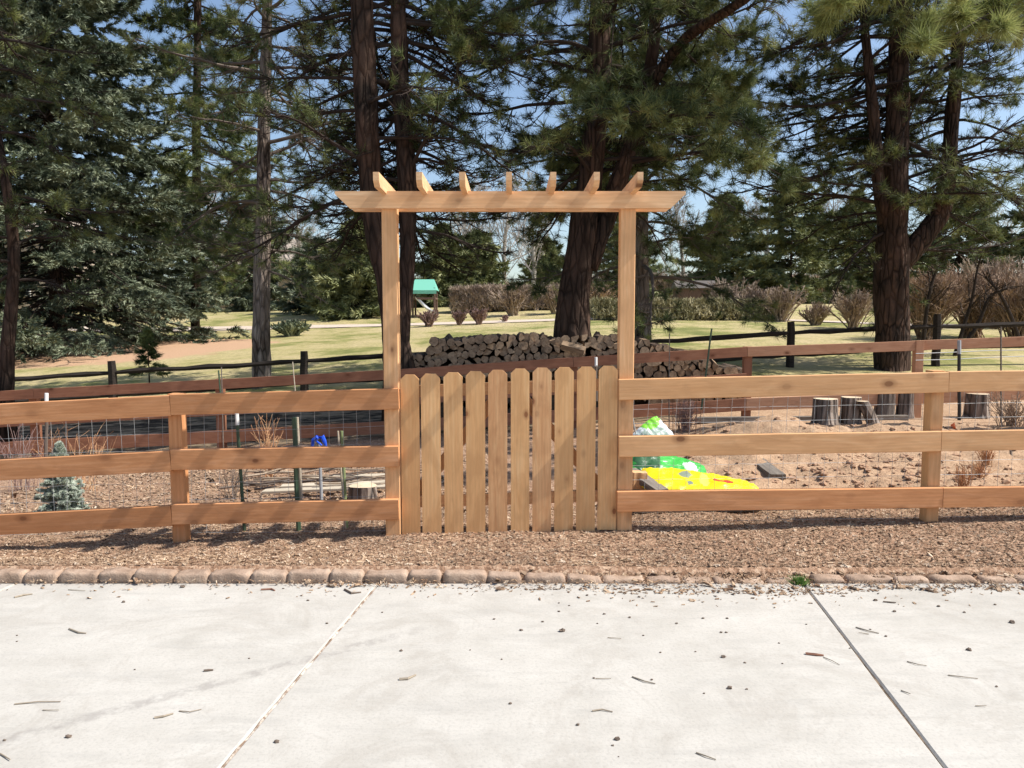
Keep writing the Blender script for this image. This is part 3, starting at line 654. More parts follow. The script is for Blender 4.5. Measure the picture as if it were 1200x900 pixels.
# bags
def bag(name, L, W, Hh, mat, M, lab, seed, crimp=.03):
    nu, nv = 44, 26; V = []
    for i in range(nu+1):
        for jj in range(nv+1):
            u = -1+2*i/nu; v = -1+2*jj/nv; e = (max(0, 1-abs(u)**3.2)**.55)*(max(0, 1-abs(v)**3)**.55); V.append((u*L/2*(1-.04*abs(v)**3), v*W/2*(1-.16*u**4), Hh/2*e))
    V = np.array(V); n1 = fb(V[:, 0]*9+seed, V[:, 1]*9, 3)
    top = V.copy(); bot = V.copy(); bot[:, 2] *= -.7; top[:, 2] += n1*.06*(V[:, 2] > .01)
    edge = np.clip(1-np.abs(V[:, 2])/(Hh*.5), 0, 1)
    for q in (top, bot): q[:, 2] += .006*np.sin(V[:, 0]*110+seed)*edge*(np.abs(V[:, 1]) > W*.25)+.01*np.sin(V[:, 1]*90)*edge*(np.abs(V[:, 0]) > L*.38)
    i = (np.arange(nu)[:, None]*(nv+1)+np.arange(nv)[None]).ravel(); f = np.stack([i, i+nv+1, i+nv+2, i+1], -1); m = len(V)
    return tag(obj(name, np.vstack([top, bot]), [f, f[:, ::-1]+m], mat, None, M, smooth=True), lab, 'bag')
def bag_mat(name, base, marks, wr=.5):
    m = N(name, .32, .5); co = m.n('TexCoord').outputs['Object']; X, Y, Z = m.xyz(co)[:3]; c = m.mix(.0, base, base); nz = m.noise(co, 40, 3, .7)
    for (cx, cy, rx, ry, colr, thr) in marks:
        dx = m.math('DIVIDE', m.math('SUBTRACT', X, cx), rx); dy = m.math('DIVIDE', m.math('SUBTRACT', Y, cy), ry)
        d = m.math('MAXIMUM', m.math('ABSOLUTE', dx), m.math('ABSOLUTE', dy)) if thr < 0 else m.math('ADD', m.math('MULTIPLY', dx, dx), m.math('MULTIPLY', dy, dy))
        msk = m.math('LESS_THAN', m.math('ADD', d, m.math('MULTIPLY', m.math('SUBTRACT', nz, .5), abs(thr))), 1); c = m.mix(msk, c, colr)
    m.col(c); m.bump(m.noise(m.coord('Object', (1, 2.2, 1)), 9, 4, .6, .8), wr, .02); return m.m
MY = bag_mat('yellow_bag_film', (.78, .62, .012), [(-.13, .06, .05, .07, (.25, .30, .22), 3.2), (-.10, -.10, .025, .03, (.2, .24, .2), 3), (.17, .02, .085, .036, (.55, .05, .03), 1.2), (.02, .0, .04, .10, (.72, .74, .12), 2.6)])
MWB = bag_mat('white_bag_film', (.60, .65, .66), [(-.02, .0, .16, .13, (.32, .42, .36), 5.0), (.12, .19, .12, .12, (.22, .62, .05), .8), (.05, -.1, .12, .06, (.25, .5, .55), 4.5)])
MGB = bag_mat('green_bag_film', (.05, .40, .06), [(.18, .02, .07, .09, (.60, .66, .62), 2.5), (-.22, .0, .12, .16, (.03, .10, .04), 1.5)])
yb = P(821, 568, 6.12)
bag('soil_bag', .98, .48, .14, MY, Matrix.Translation((yb[0], 6.12, yb[2]-.02)) @ Matrix.Rotation(R(5.5), 4, 'Y') @ Matrix.Rotation(R(14), 4, 'X') @ Matrix.Rotation(R(-9), 4, 'Z'), 'full bright yellow soil bag with a red oval, lying against the right fence', 3)
gb_ = P(785, 548, 6.7); bag('soil_bag', .72, .42, .16, MGB, Matrix.Translation((gb_[0], 6.75, gb_[2]-.04)) @ Matrix.Rotation(R(14), 4, 'Y') @ Matrix.Rotation(R(30), 4, 'X'), 'bright green plastic bag half hidden behind the yellow bag', 8)
wb = P(765, 518, 6.95); bag('soil_bag', .42, .34, .12, MWB, Matrix.Translation((wb[0], 7.0, wb[2])) @ Matrix.Rotation(R(10), 4, 'Z') @ Matrix.Rotation(R(72), 4, 'X') @ Matrix.Rotation(R(38), 4, 'Z'), 'white bag with a green corner propped upright beside the right arbor post', 5)
# stakes and posts
def stake(px0, py0, px1, py1, Y, r, mat, lab, cat='stake', name='garden_stake', tip=None, sides=6, flat=False):
    a = P(px0, py0, Y); b = P(px1, py1, Y); root = empty(name, a, lab, cat)
    V, Fs = rod(a, b, r, r*.9, sides, 6, r*.1); obj('shaft', V, Fs, mat, root)
    if tip:
        c = b+(a-b)*tip[0]; V, Fs = rod(c, b+np.array([0, 0, .003]), r*1.08, sides=sides); obj('painted_tip', V, Fs, tip[1], root)
    return root
stake(287, 628, 277.5, 485, 5.62, .013, M_STEEL, 'slim steel stake with a white painted tip, leftmost behind the left fence', tip=(.09, M_WHITE))
stake(350.5, 628, 344.5, 489, 5.60, .019, M_STEEL, 'thick dark green steel post leaning behind the left fence', cat='post', name='steel_post')
stake(353.5, 600, 348.5, 489, 5.64, .011, M_PALE, 'pale wooden stake tied against the thick green post')
stake(377, 592, 374, 519, 6.2, .014, M_PIPE, 'short grey metal pipe standing under the blue clamp', cat='pipe', name='metal_pipe')
stake(405, 622, 396, 505, 5.64, .008, M_PALE, 'thin pale stake next to the mossy green post near the arbor')
stake(406.5, 622, 400.5, 505, 5.70, .014, simple('mossy_post', (.22, .27, .12), .7, var=.5), 'mossy green post near the left arbor post', cat='post', name='steel_post')
stake(54, 560, 54.5, 461, 7.4, .016, M_TWIGG, 'white stake whose tip shows above the top rail at the far left', tip=(.12, M_WHITE))
stake(1124, 497, 1124, 399, 11.3, .025, simple('black_steel', (.02, .02, .02), .6), 'black steel fence post with a pale top beyond the right garden', cat='post', name='steel_post', tip=(.16, M_PIPE))
stake(1173, 497, 1173, 383, 11.0, .012, M_GREY, 'thin tall grey stake at the far right edge of the garden')
stake(1185, 556, 1184.5, 528, 8.0, .012, M_GREY, 'short grey stake low in the soil at the right edge')
stake(1165, 545, 1165, 500, 8.4, .009, M_GREY, 'thin short stake left of the grey stakes at the right edge')
stake(784, 512, 784.5, 391, 8.6, .006, M_GREY, 'very thin upright cane beside the wire plant cage')
stake(822, 480, 834, 385, 9.2, .012, M_STEEL, 'thin green cane leaning right above the far rail')
stake(745, 508, 741, 487, 6.6, .007, M_WIRE, 'short wire stake left of the white bag')
stake(699, 470, 698.5, 419, 7.0, .013, M_TWIGG, 'grey stake whose white tip shows above the last picket of the gate', tip=(.2, M_WHITE))
stake(259, 470, 256, 434, 9.0, .010, M_STEEL, 'thin green cane above the left fence rail')
stake(262, 545, 259.5, 430, 9.3, .007, M_GREY, 'thin grey cane beside the green cane over the left rail')
stake(347, 470, 343, 424, 8.8, .006, M_PALE, 'thin pale cane crossing the far rail left of the arbor')
# blue clamp
q = P(373, 516, 6.15); pts = np.array([P(366, 523, 6.15), P(367, 516, 6.15), P(372, 512.5, 6.15), P(378, 512, 6.15), P(380, 517, 6.15), P(382, 523, 6.15)])
V, Fs = tubes(pts[None], np.array([[.012, .017, .02, .022, .018, .01]]), 8, True); V2, F2 = rod(P(371, 517, 6.12), P(377, 522, 6.12), .008); V, Fs = join([(V, Fs), (V2, F2)])
tag(obj('plastic_clamp', V, Fs, M_BLUE), 'small curved blue plastic clamp behind the left fence middle rail', 'clamp')
# orange marker flag
q = gz(1117, 504); V = [(q[0]-.04, q[1], q[2]), (q[0]+.05, q[1]+.02, q[2]+.01), (q[0]+.03, q[1]+.03, q[2]+.1), (q[0]-.03, q[1]+.01, q[2]+.07), (q[0], q[1]-.03, q[2]+.05)]
tag(obj('marker_flag', V, [(0, 4, 3), (0, 1, 4), (1, 2, 4), (2, 3, 4)], simple('orange_plastic', (.85, .16, .04), .5)), 'crumpled orange marker flag right of the right fence post', 'flag')
# wire plant cage
q = gz(802, 512); root = empty('plant_cage', q, 'cylindrical rusty wire plant cage with dry stems behind the right fence', 'plant cage')
parts = []; r = .20; h = .62
for k_ in range(12): 
    t = k_/12*6.283; parts.append(rod(q+np.array([r*math.cos(t), r*math.sin(t), 0]), q+np.array([r*1.1*math.cos(t), r*1.1*math.sin(t), h]), .003, sides=4))
for hz in np.arange(.12, h+.01, .1):
    t = np.linspace(0, 6.283, 20); parts.append(tubes(np.stack([q[0]+r*1.05*np.cos(t), q[1]+r*1.05*np.sin(t), np.full(20, q[2]+hz)], -1)[None], np.full((1, 20), .003), 4))
V, Fs = join(parts); obj('cage', V, Fs, simple('rusty_wire', (.16, .08, .05), .8, var=.3), root)
# ------------------------------------------------------------------ plants: growth engine
def nrm(v): return v/(np.linalg.norm(v, axis=-1, keepdims=True)+1e-9)
def grow(P0, D0, L, n, wig, up):
    """P0 (N,3), D0 (N,3), L (N,), returns (N,n+1,3); up: array of n upward pulls"""
    out = [P0]; D = nrm(D0); p = P0
    for s in range(n):
        D = nrm(D+RNG.normal(0, wig, D.shape)+np.array([0, 0, 1.])*up[s]); p = p+D*(L/n)[:, None]; out.append(p)
    return np.stack(out, 1)
def shoots(par, Lp, per, f0, f1, ang, Lr, n, wig, up, zr=.25, mindrop=True):
    N_, k, _ = par.shape; idx = np.repeat(np.arange(N_), per); f = RNG.uniform(f0, f1, len(idx))
    t = f*(k-1); i = np.minimum(t.astype(int), k-2); u = (t-i)[:, None]; pp = par[idx, i]*(1-u)+par[idx, i+1]*u; T = nrm(par[idx, i+1]-par[idx, i])
    S = nrm(np.cross(T, np.array([0, 0, 1.]))+1e-6)*np.where(RNG.random(len(idx)) > .5, 1, -1)[:, None]
    a = RNG.normal(ang, .2, len(idx))[:, None]; D = T*np.cos(a)+S*np.sin(a)+np.array([0, 0, 1.])*RNG.normal(0, zr, len(idx))[:, None]
    L = Lp[idx]*RNG.uniform(Lr[0], Lr[1], len(idx))*(1.15-.75*f)
    return grow(pp, D, L, n, wig, up), L, idx
def needles(pos, d, N_, ln, wd, spread=(.25, 1.45), along=.1, droop=.15):
    """bunches of thin needle triangles"""
    n = len(pos); d = nrm(d); ref = np.where(np.abs(d[:, 2:3]) > .9, np.array([1., 0, 0]), np.array([0, 0, 1.])); A = nrm(np.cross(d, ref)); B = np.cross(d, A)
    a = RNG.uniform(*spread, (n, N_, 1)); ph = RNG.uniform(0, 6.283, (n, N_, 1)); Lk = ln*RNG.uniform(.7, 1.15, (n, N_, 1))
    D = d[:, None]*np.cos(a)+(A[:, None]*np.cos(ph)+B[:, None]*np.sin(ph))*np.sin(a); D[..., 2] -= droop*RNG.random((n, N_)); D = nrm(D)
    base = pos[:, None]-d[:, None]*(along*RNG.random((n, N_, 1))); S = nrm(np.cross(D, RNG.normal(0, 1, (n, N_, 3))))*wd/2
    V = np.stack([base-S, base+S, base+D*Lk], 2).reshape(-1, 3); m = n*N_
    return V, np.arange(m*3).reshape(-1, 3)
def stem_pts(lst, sub=5):
    p = np.array([P(a, b, Y) for (a, b, Y, w) in lst]); r = np.array([w*Y/F/2 for (a, b, Y, w) in lst])
    t = np.arange(len(lst)); tt = np.linspace(0, len(lst)-1, (len(lst)-1)*sub+1); pp = np.stack([np.interp(tt, t, p[:, i]) for i in range(3)], -1)
    for _ in range(2): pp[1:-1] = (pp[:-2]+2*pp[1:-1]+pp[2:])/4
    return pp, np.interp(tt, t, r)
def stem_mesh(pp, rr, sides=14, flare=True):
    n = len(pp); V, Fs = tubes(pp[None], rr[None], sides, True); V = V.reshape(n, sides, 3)
    th = np.arange(sides)*6.283/sides; c = pp[:, None]; off = V-c; s = 1+.09*np.sin(th*3+pp[:, 2:3]*1.3)+.05*np.sin(th*5+pp[:, 2:3]*4)+RNG.normal(0, .025, (n, sides))
    return (c+off*s[..., None]).reshape(-1, 3), Fs
def pine(name, lab, stems, specs, group='tall pines behind the garden', bark_=None, need=None, limbs=()):
    """stems: lists of (px,py,Y,width px); specs: (stem index, z0, z1, spacing, length fn(z), live fn(z))"""
    b = P(*stems[0][0][:3]); zb = float(TZ(b[0], b[1], False)); root = empty(name, (b[0], b[1], zb), lab, 'tree', group)
    bark_ = bark_ or M_BARK; parts = []; sp = []
    for q, s in enumerate(stems):
        pp, rr = stem_pts(s)
        if q == 0:
            pp = np.vstack([[pp[0][0], pp[0][1], zb-.15], pp]); rr = np.concatenate([[rr[0]*1.25], rr])
        ztop = s[-1]
        # extend above the frame
        d = nrm(pp[-1]-pp[-4]); ext = []; p = pp[-1].copy(); H = specs['top'][q]
        nn = max(2, int((H-p[2])/.6)) if H > p[2]+.5 else 0
        for e in range(nn): d = nrm(d*.85+np.array([0, 0, .15])+RNG.normal(0, .02, 3)); p = p+d*.6; ext.append(p.copy())
        if ext: pp = np.vstack([pp, ext]); rr = np.concatenate([rr, np.linspace(rr[-1], .04, len(ext)+1)[1:]])
        sp.append((pp, rr)); parts.append(stem_mesh(pp, rr))
    V, Fs = join(parts); obj('trunk', V, Fs, bark_, root, smooth=True)
    BR = []; TW = []; TF = []; TD = []
    for (q, z0, z1, gap, Lf, live, dens) in specs['br']:
        pp, rr = sp[q]; zs = []; z = z0
        while z < z1: zs.append(z); z += gap*.85*random.uniform(.6, 1.4)
        zs = np.array(zs); zz = pp[:, 2]; o = np.argsort(zz); P0 = np.stack([np.interp(zs, zz[o], pp[o, i]) for i in range(3)], -1)
        az = (np.arange(len(zs))*2.4+RNG.normal(0, .5, len(zs)))
        ft = specs.get('front', 0); sw = (np.sin(az) < -.25) & (RNG.random(len(zs)) < ft) & (zs < 9); az = np.where(sw, -az, az)
        L = np.array([Lf(z)*random.uniform(.65, 1.15) for z in zs]); lv = np.array([live(z) for z in zs])
        D0 = np.stack([np.cos(az), np.sin(az), RNG.normal(.12, .2, len(zs))], -1)
        A = grow(P0, D0, L, 9, .10, [-.06, -.08, -.08, -.06, -.03, 0, .06, .1, .12])
        BR.append((A, L, lv, dens))
    for (pl, L_, lv_) in limbs:
        A, rr = stem_pts(pl, 3); idx = np.linspace(0, len(A)-1, 10); A = np.stack([np.interp(idx, np.arange(len(A)), A[:, i]) for i in range(3)], -1)[None]
        BR.append((A, np.array([L_]), np.array([lv_]), 1.0))
    wood = []
    for A, L, lv, dens in BR:
        wood.append(tubes(A, (L*.011+.012)[:, None]*np.linspace(1, .22, A.shape[1])[None], 6))
        n2 = int(20*dens); S2, L2, i2 = shoots(A, L, n2, .18, 1.0, .85, (.22, .5), 5, .16, [-.03, -.02, .03, .08, .1])
        wood.append(tubes(S2, (.005+L2*.008)[:, None]*np.linspace(1, .4, 6)[None], 4))
        S3, L3, i3 = shoots(S2, np.maximum(L2, .5), 6, .2, 1.0, .7, (.2, .45), 3, .2, [.0, .06, .1], .35)
        wood.append(tubes(S3, .0052*np.linspace(1, .6, 4)[None]*np.ones((len(S3), 1)), 3))
        l2 = lv[i2]; keep = RNG.random(len(S3)) < l2[i3]
        TF.append(S3[keep][:, -1]); TD.append(S3[keep][:, -1]-S3[keep][:, -2])
        k2 = RNG.random(len(S2)) < l2; TF.append(S2[k2][:, -1]); TD.append(S2[k2][:, -1]-S2[k2][:, -2]); TF.append(S3[keep][:, -2]); TD.append(S3[keep][:, -1]-S3[keep][:, -2])
    V, Fs = join(wood); obj('branches', V, Fs, M_TWIG if bark_ is M_BARK else M_TWIGG, root)
    pos = np.concatenate(TF); d = np.concatenate(TD); d[:, 2] += .3*np.linalg.norm(d, axis=1)
    nd = specs.get('need', (24, .20, .0095)); V, Fs = needles(pos, d, *nd, along=.14); obj('crown', V, Fs, need or M_NEED, root)
    return root
E = pine('pine_tree', 'thickest pine trunk rising from the firewood behind the gate, right of centre',
    [[(670, 412, 13.7, 44), (673, 345, 13.7, 37), (684, 280, 13.7, 33), (692, 200, 13.7, 28), (701, 100, 13.7, 27), (704, 0, 13.7, 23)],
     [(690, 315, 13.7, 22), (712, 250, 13.75, 24), (735, 180, 13.8, 18), (757, 110, 13.8, 14), (767, 50, 13.8, 13), (768, 0, 13.8, 12)],
     [(748, 130, 13.8, 10), (778, 75, 13.4, 12), (805, 42, 12.9, 12), (840, 20, 12.3, 11), (872, 0, 11.8, 10)]],
    dict(front=.8, top=(15, 13, 9), br=[(0, 3.7, 6.4, .15, lambda z: 2.6, lambda z: .22, .9), (0, 6, 14.5, .34, lambda z: 3.3-.18*(z-6), lambda z: .6, .8), (1, 4.0, 12.5, .26, lambda z: 2.5, lambda z: .5, .9), (2, 5.6, 8.8, .3, lambda z: 1.7, lambda z: .6, .9)]),
    limbs=[([(700, 150, 13.5, 8), (720, 130, 12, 7), (735, 120, 11, 6), (740, 135, 10.3, 4)], 2.6, .85), ([(740, 160, 13.5, 8), (790, 130, 12, 7), (850, 135, 11, 6), (900, 165, 10.6, 4)], 3.0, .85), ([(742, 190, 13.5, 8), (800, 180, 12.4, 7), (860, 175, 11.5, 5), (915, 205, 11, 4)], 2.6, .9),
           ([(690, 200, 13.5, 8), (670, 170, 12.5, 7), (645, 160, 11.8, 6), (625, 175, 11.3, 4)], 1.6, .15)])
pine('pine_tree', 'twin stemmed dark pine standing directly behind the left arbor post',
    [[(468, 440, 12.6, 38), (463, 385, 12.6, 27), (451, 325, 12.6, 21), (437, 262, 12.6, 23), (431, 180, 12.6, 27), (427, 90, 12.6, 26), (425, 0, 12.6, 25)],
     [(466, 425, 12.65, 24), (475, 350, 12.7, 18), (479, 290, 12.7, 18), (476, 200, 12.7, 22), (469, 100, 12.7, 19), (467, 0, 12.7, 17)]],
    dict(front=.85, top=(15, 14), br=[(0, 3.2, 6.8, .13, lambda z: 2.5, lambda z: .09, .9), (0, 6.8, 14, .34, lambda z: 3.2-.2*(z-6), lambda z: .55, .75), (1, 3.0, 6.8, .12, lambda z: 2.3, lambda z: .07, .9), (1, 6.4, 13, .4, lambda z: 2.8, lambda z: .55, .75)]),
    limbs=[([(420, 185, 12.5, 9), (385, 165, 12.2, 8), (350, 140, 12, 7), (310, 130, 11.8, 5)], 2.4, .1), ([(480, 200, 12.7, 10), (505, 150, 12.3, 8), (530, 100, 12, 6), (545, 60, 11.8, 4)], 2.2, .4)])
pine('pine_tree', 'slender pine with grey sunlit bark on the lawn left of the arbor',
    [[(306, 448, 19, 21), (307, 380, 19, 20), (307, 300, 19, 18), (309, 200, 19, 15), (311, 100, 19, 13), (313, 0, 19, 11)]],
    dict(front=.7, top=(17,), br=[(0, 2.8, 9, .19, lambda z: 3.2, lambda z: .28, .9), (0, 9, 16.5, .35, lambda z: 3.2-.3*(z-9), lambda z: .8, .8)], need=(22, .21, .011)), bark_=M_BARKG)
pine('pine_tree', 'forked broad pine on the right, behind the far rail fence',
    [[(1045, 437, 18, 40), (1044, 380, 18, 36), (1045, 320, 18, 38), (1047, 260, 18, 31), (1050, 170, 18, 26), (1053, 80, 18, 22), (1056, 0, 18, 18)],
     [(1052, 312, 18, 24), (1080, 278, 18, 24), (1104, 248, 18.05, 20), (1113, 180, 18.1, 16), (1120, 90, 18.1, 14), (1126, 0, 18.1, 12)],
     [(1040, 270, 18, 16), (1029, 215, 17.9, 14), (1023, 130, 17.8, 12), (1014, 40, 17.7, 9)]],
    dict(front=.7, top=(19, 16, 10), br=[(0, 3.0, 8.5, .15, lambda z: 3.6, lambda z: .17, .9), (0, 8.5, 18.5, .34, lambda z: 4.2-.25*(z-8), lambda z: .6, .8), (1, 4.2, 9, .17, lambda z: 3.0, lambda z: .2, .9), (1, 9, 15.5, .4, lambda z: 3, lambda z: .55, .8), (2, 4.8, 9.8, .3, lambda z: 2.4, lambda z: .45, .8)], need=(22, .21, .011)))
pine('pine_tree', 'pine seen between the huge spruce and the slender grey pine',
    [[(229, 395, 37, 10), (230, 300, 37, 10), (230, 150, 37, 9), (232, 0, 37, 8)]],
    dict(top=(24,), br=[(0, 4.5, 23, .26, lambda z: 5.2-.12*z, lambda z: .6, .8)], need=(14, .30, .03)))
pine('pine_tree', 'thin pine trunk just right of the right arbor post, beyond the firewood',
    [[(753, 402, 19.5, 19), (753, 350, 19.5, 17), (752, 280, 19.5, 15), (752, 180, 19.5, 13), (754, 60, 19.5, 10), (755, 0, 19.5, 9)]],
    dict(top=(15,), br=[(0, 2.6, 9, .2, lambda z: 3.6, lambda z: .55, .9), (0, 9, 14.5, .4, lambda z: 2.6, lambda z: .8, .8)], need=(22, .21, .011)), bark_=M_BARKG)
pine('pine_tree', 'small pine trunk cut by the left edge of the picture',
    [[(6, 462, 13, 18), (10, 400, 13, 15), (15, 340, 13, 13), (17, 300, 13, 12), (8, 220, 13, 10), (-10, 120, 13, 8)]],
    dict(top=(8,), br=[(0, 2.2, 7.5, .24, lambda z: 1.7, lambda z: .10, .8)]))
# sunny bough that hangs in from the pine standing to the right, out of the frame
def bough_tree():
    pine('pine_tree', 'pine outside the right edge whose bright yellow green bough hangs in at the top right',
        [[(1390, 500, 9.8, 40), (1392, 300, 9.8, 36), (1395, 100, 9.8, 32), (1396, -100, 9.8, 28)]],
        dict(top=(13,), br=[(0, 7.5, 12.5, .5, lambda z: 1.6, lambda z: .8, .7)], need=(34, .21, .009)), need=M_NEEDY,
        limbs=[([(1393, -60, 9.8, 12), (1280, -50, 9, 10), (1180, -10, 8.3, 8), (1050, 45, 7.6, 5)], 2.3, .95), ([(1393, -90, 9.8, 12), (1290, -60, 8.8, 10), (1200, -10, 8.2, 8), (1120, 40, 7.7, 5)], 2.0, .95), ([(1393, -90, 9.8, 12), (1250, -90, 8.6, 10), (1120, -50, 7.6, 8), (985, -5, 7.2, 5)], 2.2, .9)])
bough_tree()
def spruce(name, lab, px, py, Y, H, Rb, need, group=None, tiers=70, per=9, nd=(9, .13, .05), skirt=.3, sub=(16, 5), bark_=None, trunk_r=None, shape=1.0, Z=None):
    b = P(px, py, Y); zb = float(TZ(b[0], Y, False)) if Z is None else Z; root = empty(name, (b[0], Y, zb), lab, 'tree', group)
    n = 9; t = np.linspace(0, 1, n); rt = trunk_r or H*.014
    V, Fs = tubes(np.stack([np.full(n, b[0]), np.full(n, Y), zb-.05+t*H], -1)[None], (rt*(1-t*.93))[None], 9, True); obj('trunk', V, Fs, bark_ or M_BARK, root)
    zs = skirt+(H*.985-skirt)*(np.arange(tiers*per)/(tiers*per)); az = np.arange(len(zs))*2.4+RNG.normal(0, .3, len(zs))
    L = Rb*(1-(zs/H)**shape)*RNG.uniform(.72 if shape < 1.4 else .35, 1.1, len(zs))+.03*H*.3
    D0 = np.stack([np.cos(az), np.sin(az), .15-.35*(1-zs/H)+RNG.normal(0, .1, len(zs))], -1); P0 = np.stack([np.full(len(zs), b[0]), np.full(len(zs), Y), zb+zs], -1)
    A = grow(P0, D0, L, 7, .06, [-.05, -.05, -.02, .02, .06, .1, .12])
    S2, L2, i2 = shoots(A, L, sub[0], .25, 1.0, .8, (.16, .36), 4, .1, [-.05, -.04, 0, .03], .12)
    w1 = tubes(A, (.004+.006*L)[:, None]*np.linspace(1, .2, 8)[None], 4); w2 = tubes(S2, (.002+.004*L2)[:, None]*np.linspace(1, .4, 5)[None], 3)
    V, Fs = join([w1, w2]); obj('branches', V, Fs, M_TWIG, root)
    N2 = len(S2); f = RNG.uniform(.15, 1, (N2, sub[1])); tt = f*4; i = np.minimum(tt.astype(int), 3); u = (tt-i)[..., None]; r_ = np.arange(N2)[:, None]
    pos = (S2[r_, i]*(1-u)+S2[r_, i+1]*u).reshape(-1, 3); d = (S2[r_, i+1]-S2[r_, i]).reshape(-1, 3)
    pos = np.vstack([pos, A[:, -1], A[:, -2]]); d = np.vstack([d, A[:, -1]-A[:, -2], A[:, -1]-A[:, -2]])
    V, Fs = needles(pos, d, nd[0], nd[1], nd[2], spread=(.2, .95), along=nd[1]*.9, droop=.1); obj('crown', V, Fs, need, root); return root
spruce('spruce_tree', 'huge dense blue grey spruce filling the left side beyond the lawn', 70, 405, 32, 24, 7.6, M_SPR, tiers=75, per=8, nd=(9, .24, .055), skirt=.25, sub=(24, 7), shape=1.1)
spruce('spruce_seedling', 'small silvery blue spruce growing in mulch behind the left fence', 73, 600, 6.35, .76, .29, M_SPRB, tiers=15, per=12, nd=(20, .026, .007), skirt=.03, sub=(10, 11), trunk_r=.012, Z=float(gz(73, 600)[2])-.02)
spruce('pine_sapling', 'thin young conifer in front of the split rail fence, under the big spruce', 175, 445, 20, 1.6, .75, M_NEED, tiers=5, per=5, nd=(12, .16, .02), skirt=.4, sub=(6, 3))
bgc = 'evergreens in the far background'
for (px, Y, H, Rb, mt, lab) in [(420, 46, 5.6, 3.4, M_JUN, 'bushy sunlit evergreen beyond the path left of the arbor post'), (375, 50, 4.6, 2.6, M_SPR, 'dark small evergreen in front of the tan roofed house'), (560, 62, 6, 3.0, M_JUN, 'olive evergreen behind the brown hedge at the centre'), (520, 58, 6.2, 3, M_JUN, 'rounded evergreen behind the green play tower'), (850, 60, 8.6, 4.2, M_JUN, 'yellow green evergreen above the small brown shed'), (925, 56, 9.5, 4.4, M_JUN, 'wide olive evergreen behind the grey shrubs'), (1000, 62, 9, 4.2, M_JUN, 'broad evergreen left of the forked pine trunk'), (1120, 52, 8.5, 4.2, M_JUN, 'pale green evergreen above the rusty thicket'), (1230, 50, 9, 4.2, M_JUN, 'olive evergreen at the right edge in the background'), (640, 70, 6.0, 3.0, M_JUN, 'distant olive evergreen left of the thick pine trunk'), (735, 66, 8, 3.8, M_JUN, 'distant olive evergreen right behind the right arbor post'), (300, 60, 9, 3.6, M_SPR, 'tall evergreen behind the slender grey barked pine'), (-60, 55, 11, 5, M_SPR, 'dark evergreen behind the huge spruce at the left edge'), (215, 64, 12, 4.6, M_SPR, 'dark evergreen rising right behind the huge spruce')]:
    spruce('evergreen_tree', lab, px, 378, Y, H, Rb, mt, bgc, tiers=18, per=8, nd=(8, .5, .12), skirt=.2, sub=(11, 4), shape=3.0)
# bare trees
def bare(px, Y, H, lab, mat=M_BARE):
    b = P(px, 378, Y); zb = float(TZ(b[0], Y, False)); root = empty('bare_tree', (b[0], Y, zb), lab, 'tree', 'leafless trees in the far background')
    A = grow(np.array([[b[0], Y, zb-.1]]), np.array([[0, 0, 1.]]), np.array([H*.9]), 9, .05, [.1]*9); V, Fs = tubes(A, np.linspace(H*.022, H*.004, 10)[None], 8); obj('trunk', V, Fs, mat, root)
    S1, L1, _ = shoots(A, np.array([H]), 26, .18, .95, .75, (.35, .6), 7, .1, [.15]*7, .2); S2, L2, _ = shoots(S1, L1, 9, .2, 1, .6, (.3, .55), 5, .14, [.08]*5, .3); S3, L3, _ = shoots(S2, L2, 7, .2, 1, .6, (.4, .7), 3, .2, [.05]*3, .4)
    k_ = Y/55
    V, Fs = join([tubes(S1, (L1*.012)[:, None]*np.linspace(1, .3, 8)[None], 4), tubes(S2, np.maximum(L2*.01, .011*k_)[:, None]*np.linspace(1, .6, 6)[None], 3), tubes(S3, np.full((len(S3), 4), .011*k_), 3)]); obj('crown', V, Fs, mat, root)
for (px, Y, H, lab) in [(592, 64, 11, 'pale leafless tree seen left of the thick pine trunk'), (625, 56, 9, 'leafless tree directly left of the thick pine trunk'), (545, 70, 12, 'tall bare tree between the arbor post and the centre'), (350, 66, 10, 'bare tree over the tan roofed house'), (700, 72, 11, 'bare tree hidden mostly behind the thick pine trunk'), (800, 70, 11, 'grey bare tree above the small brown shed'), (895, 72, 12, 'tall bare tree behind the wide olive evergreen'), (970, 70, 11, 'bare tree in the gap left of the forked pine'), (1160, 64, 10, 'bare tree at the right above the rusty thicket'), (260, 72, 12, 'bare tree beyond the right flank of the huge spruce')]:
    bare(px, Y, H, lab)
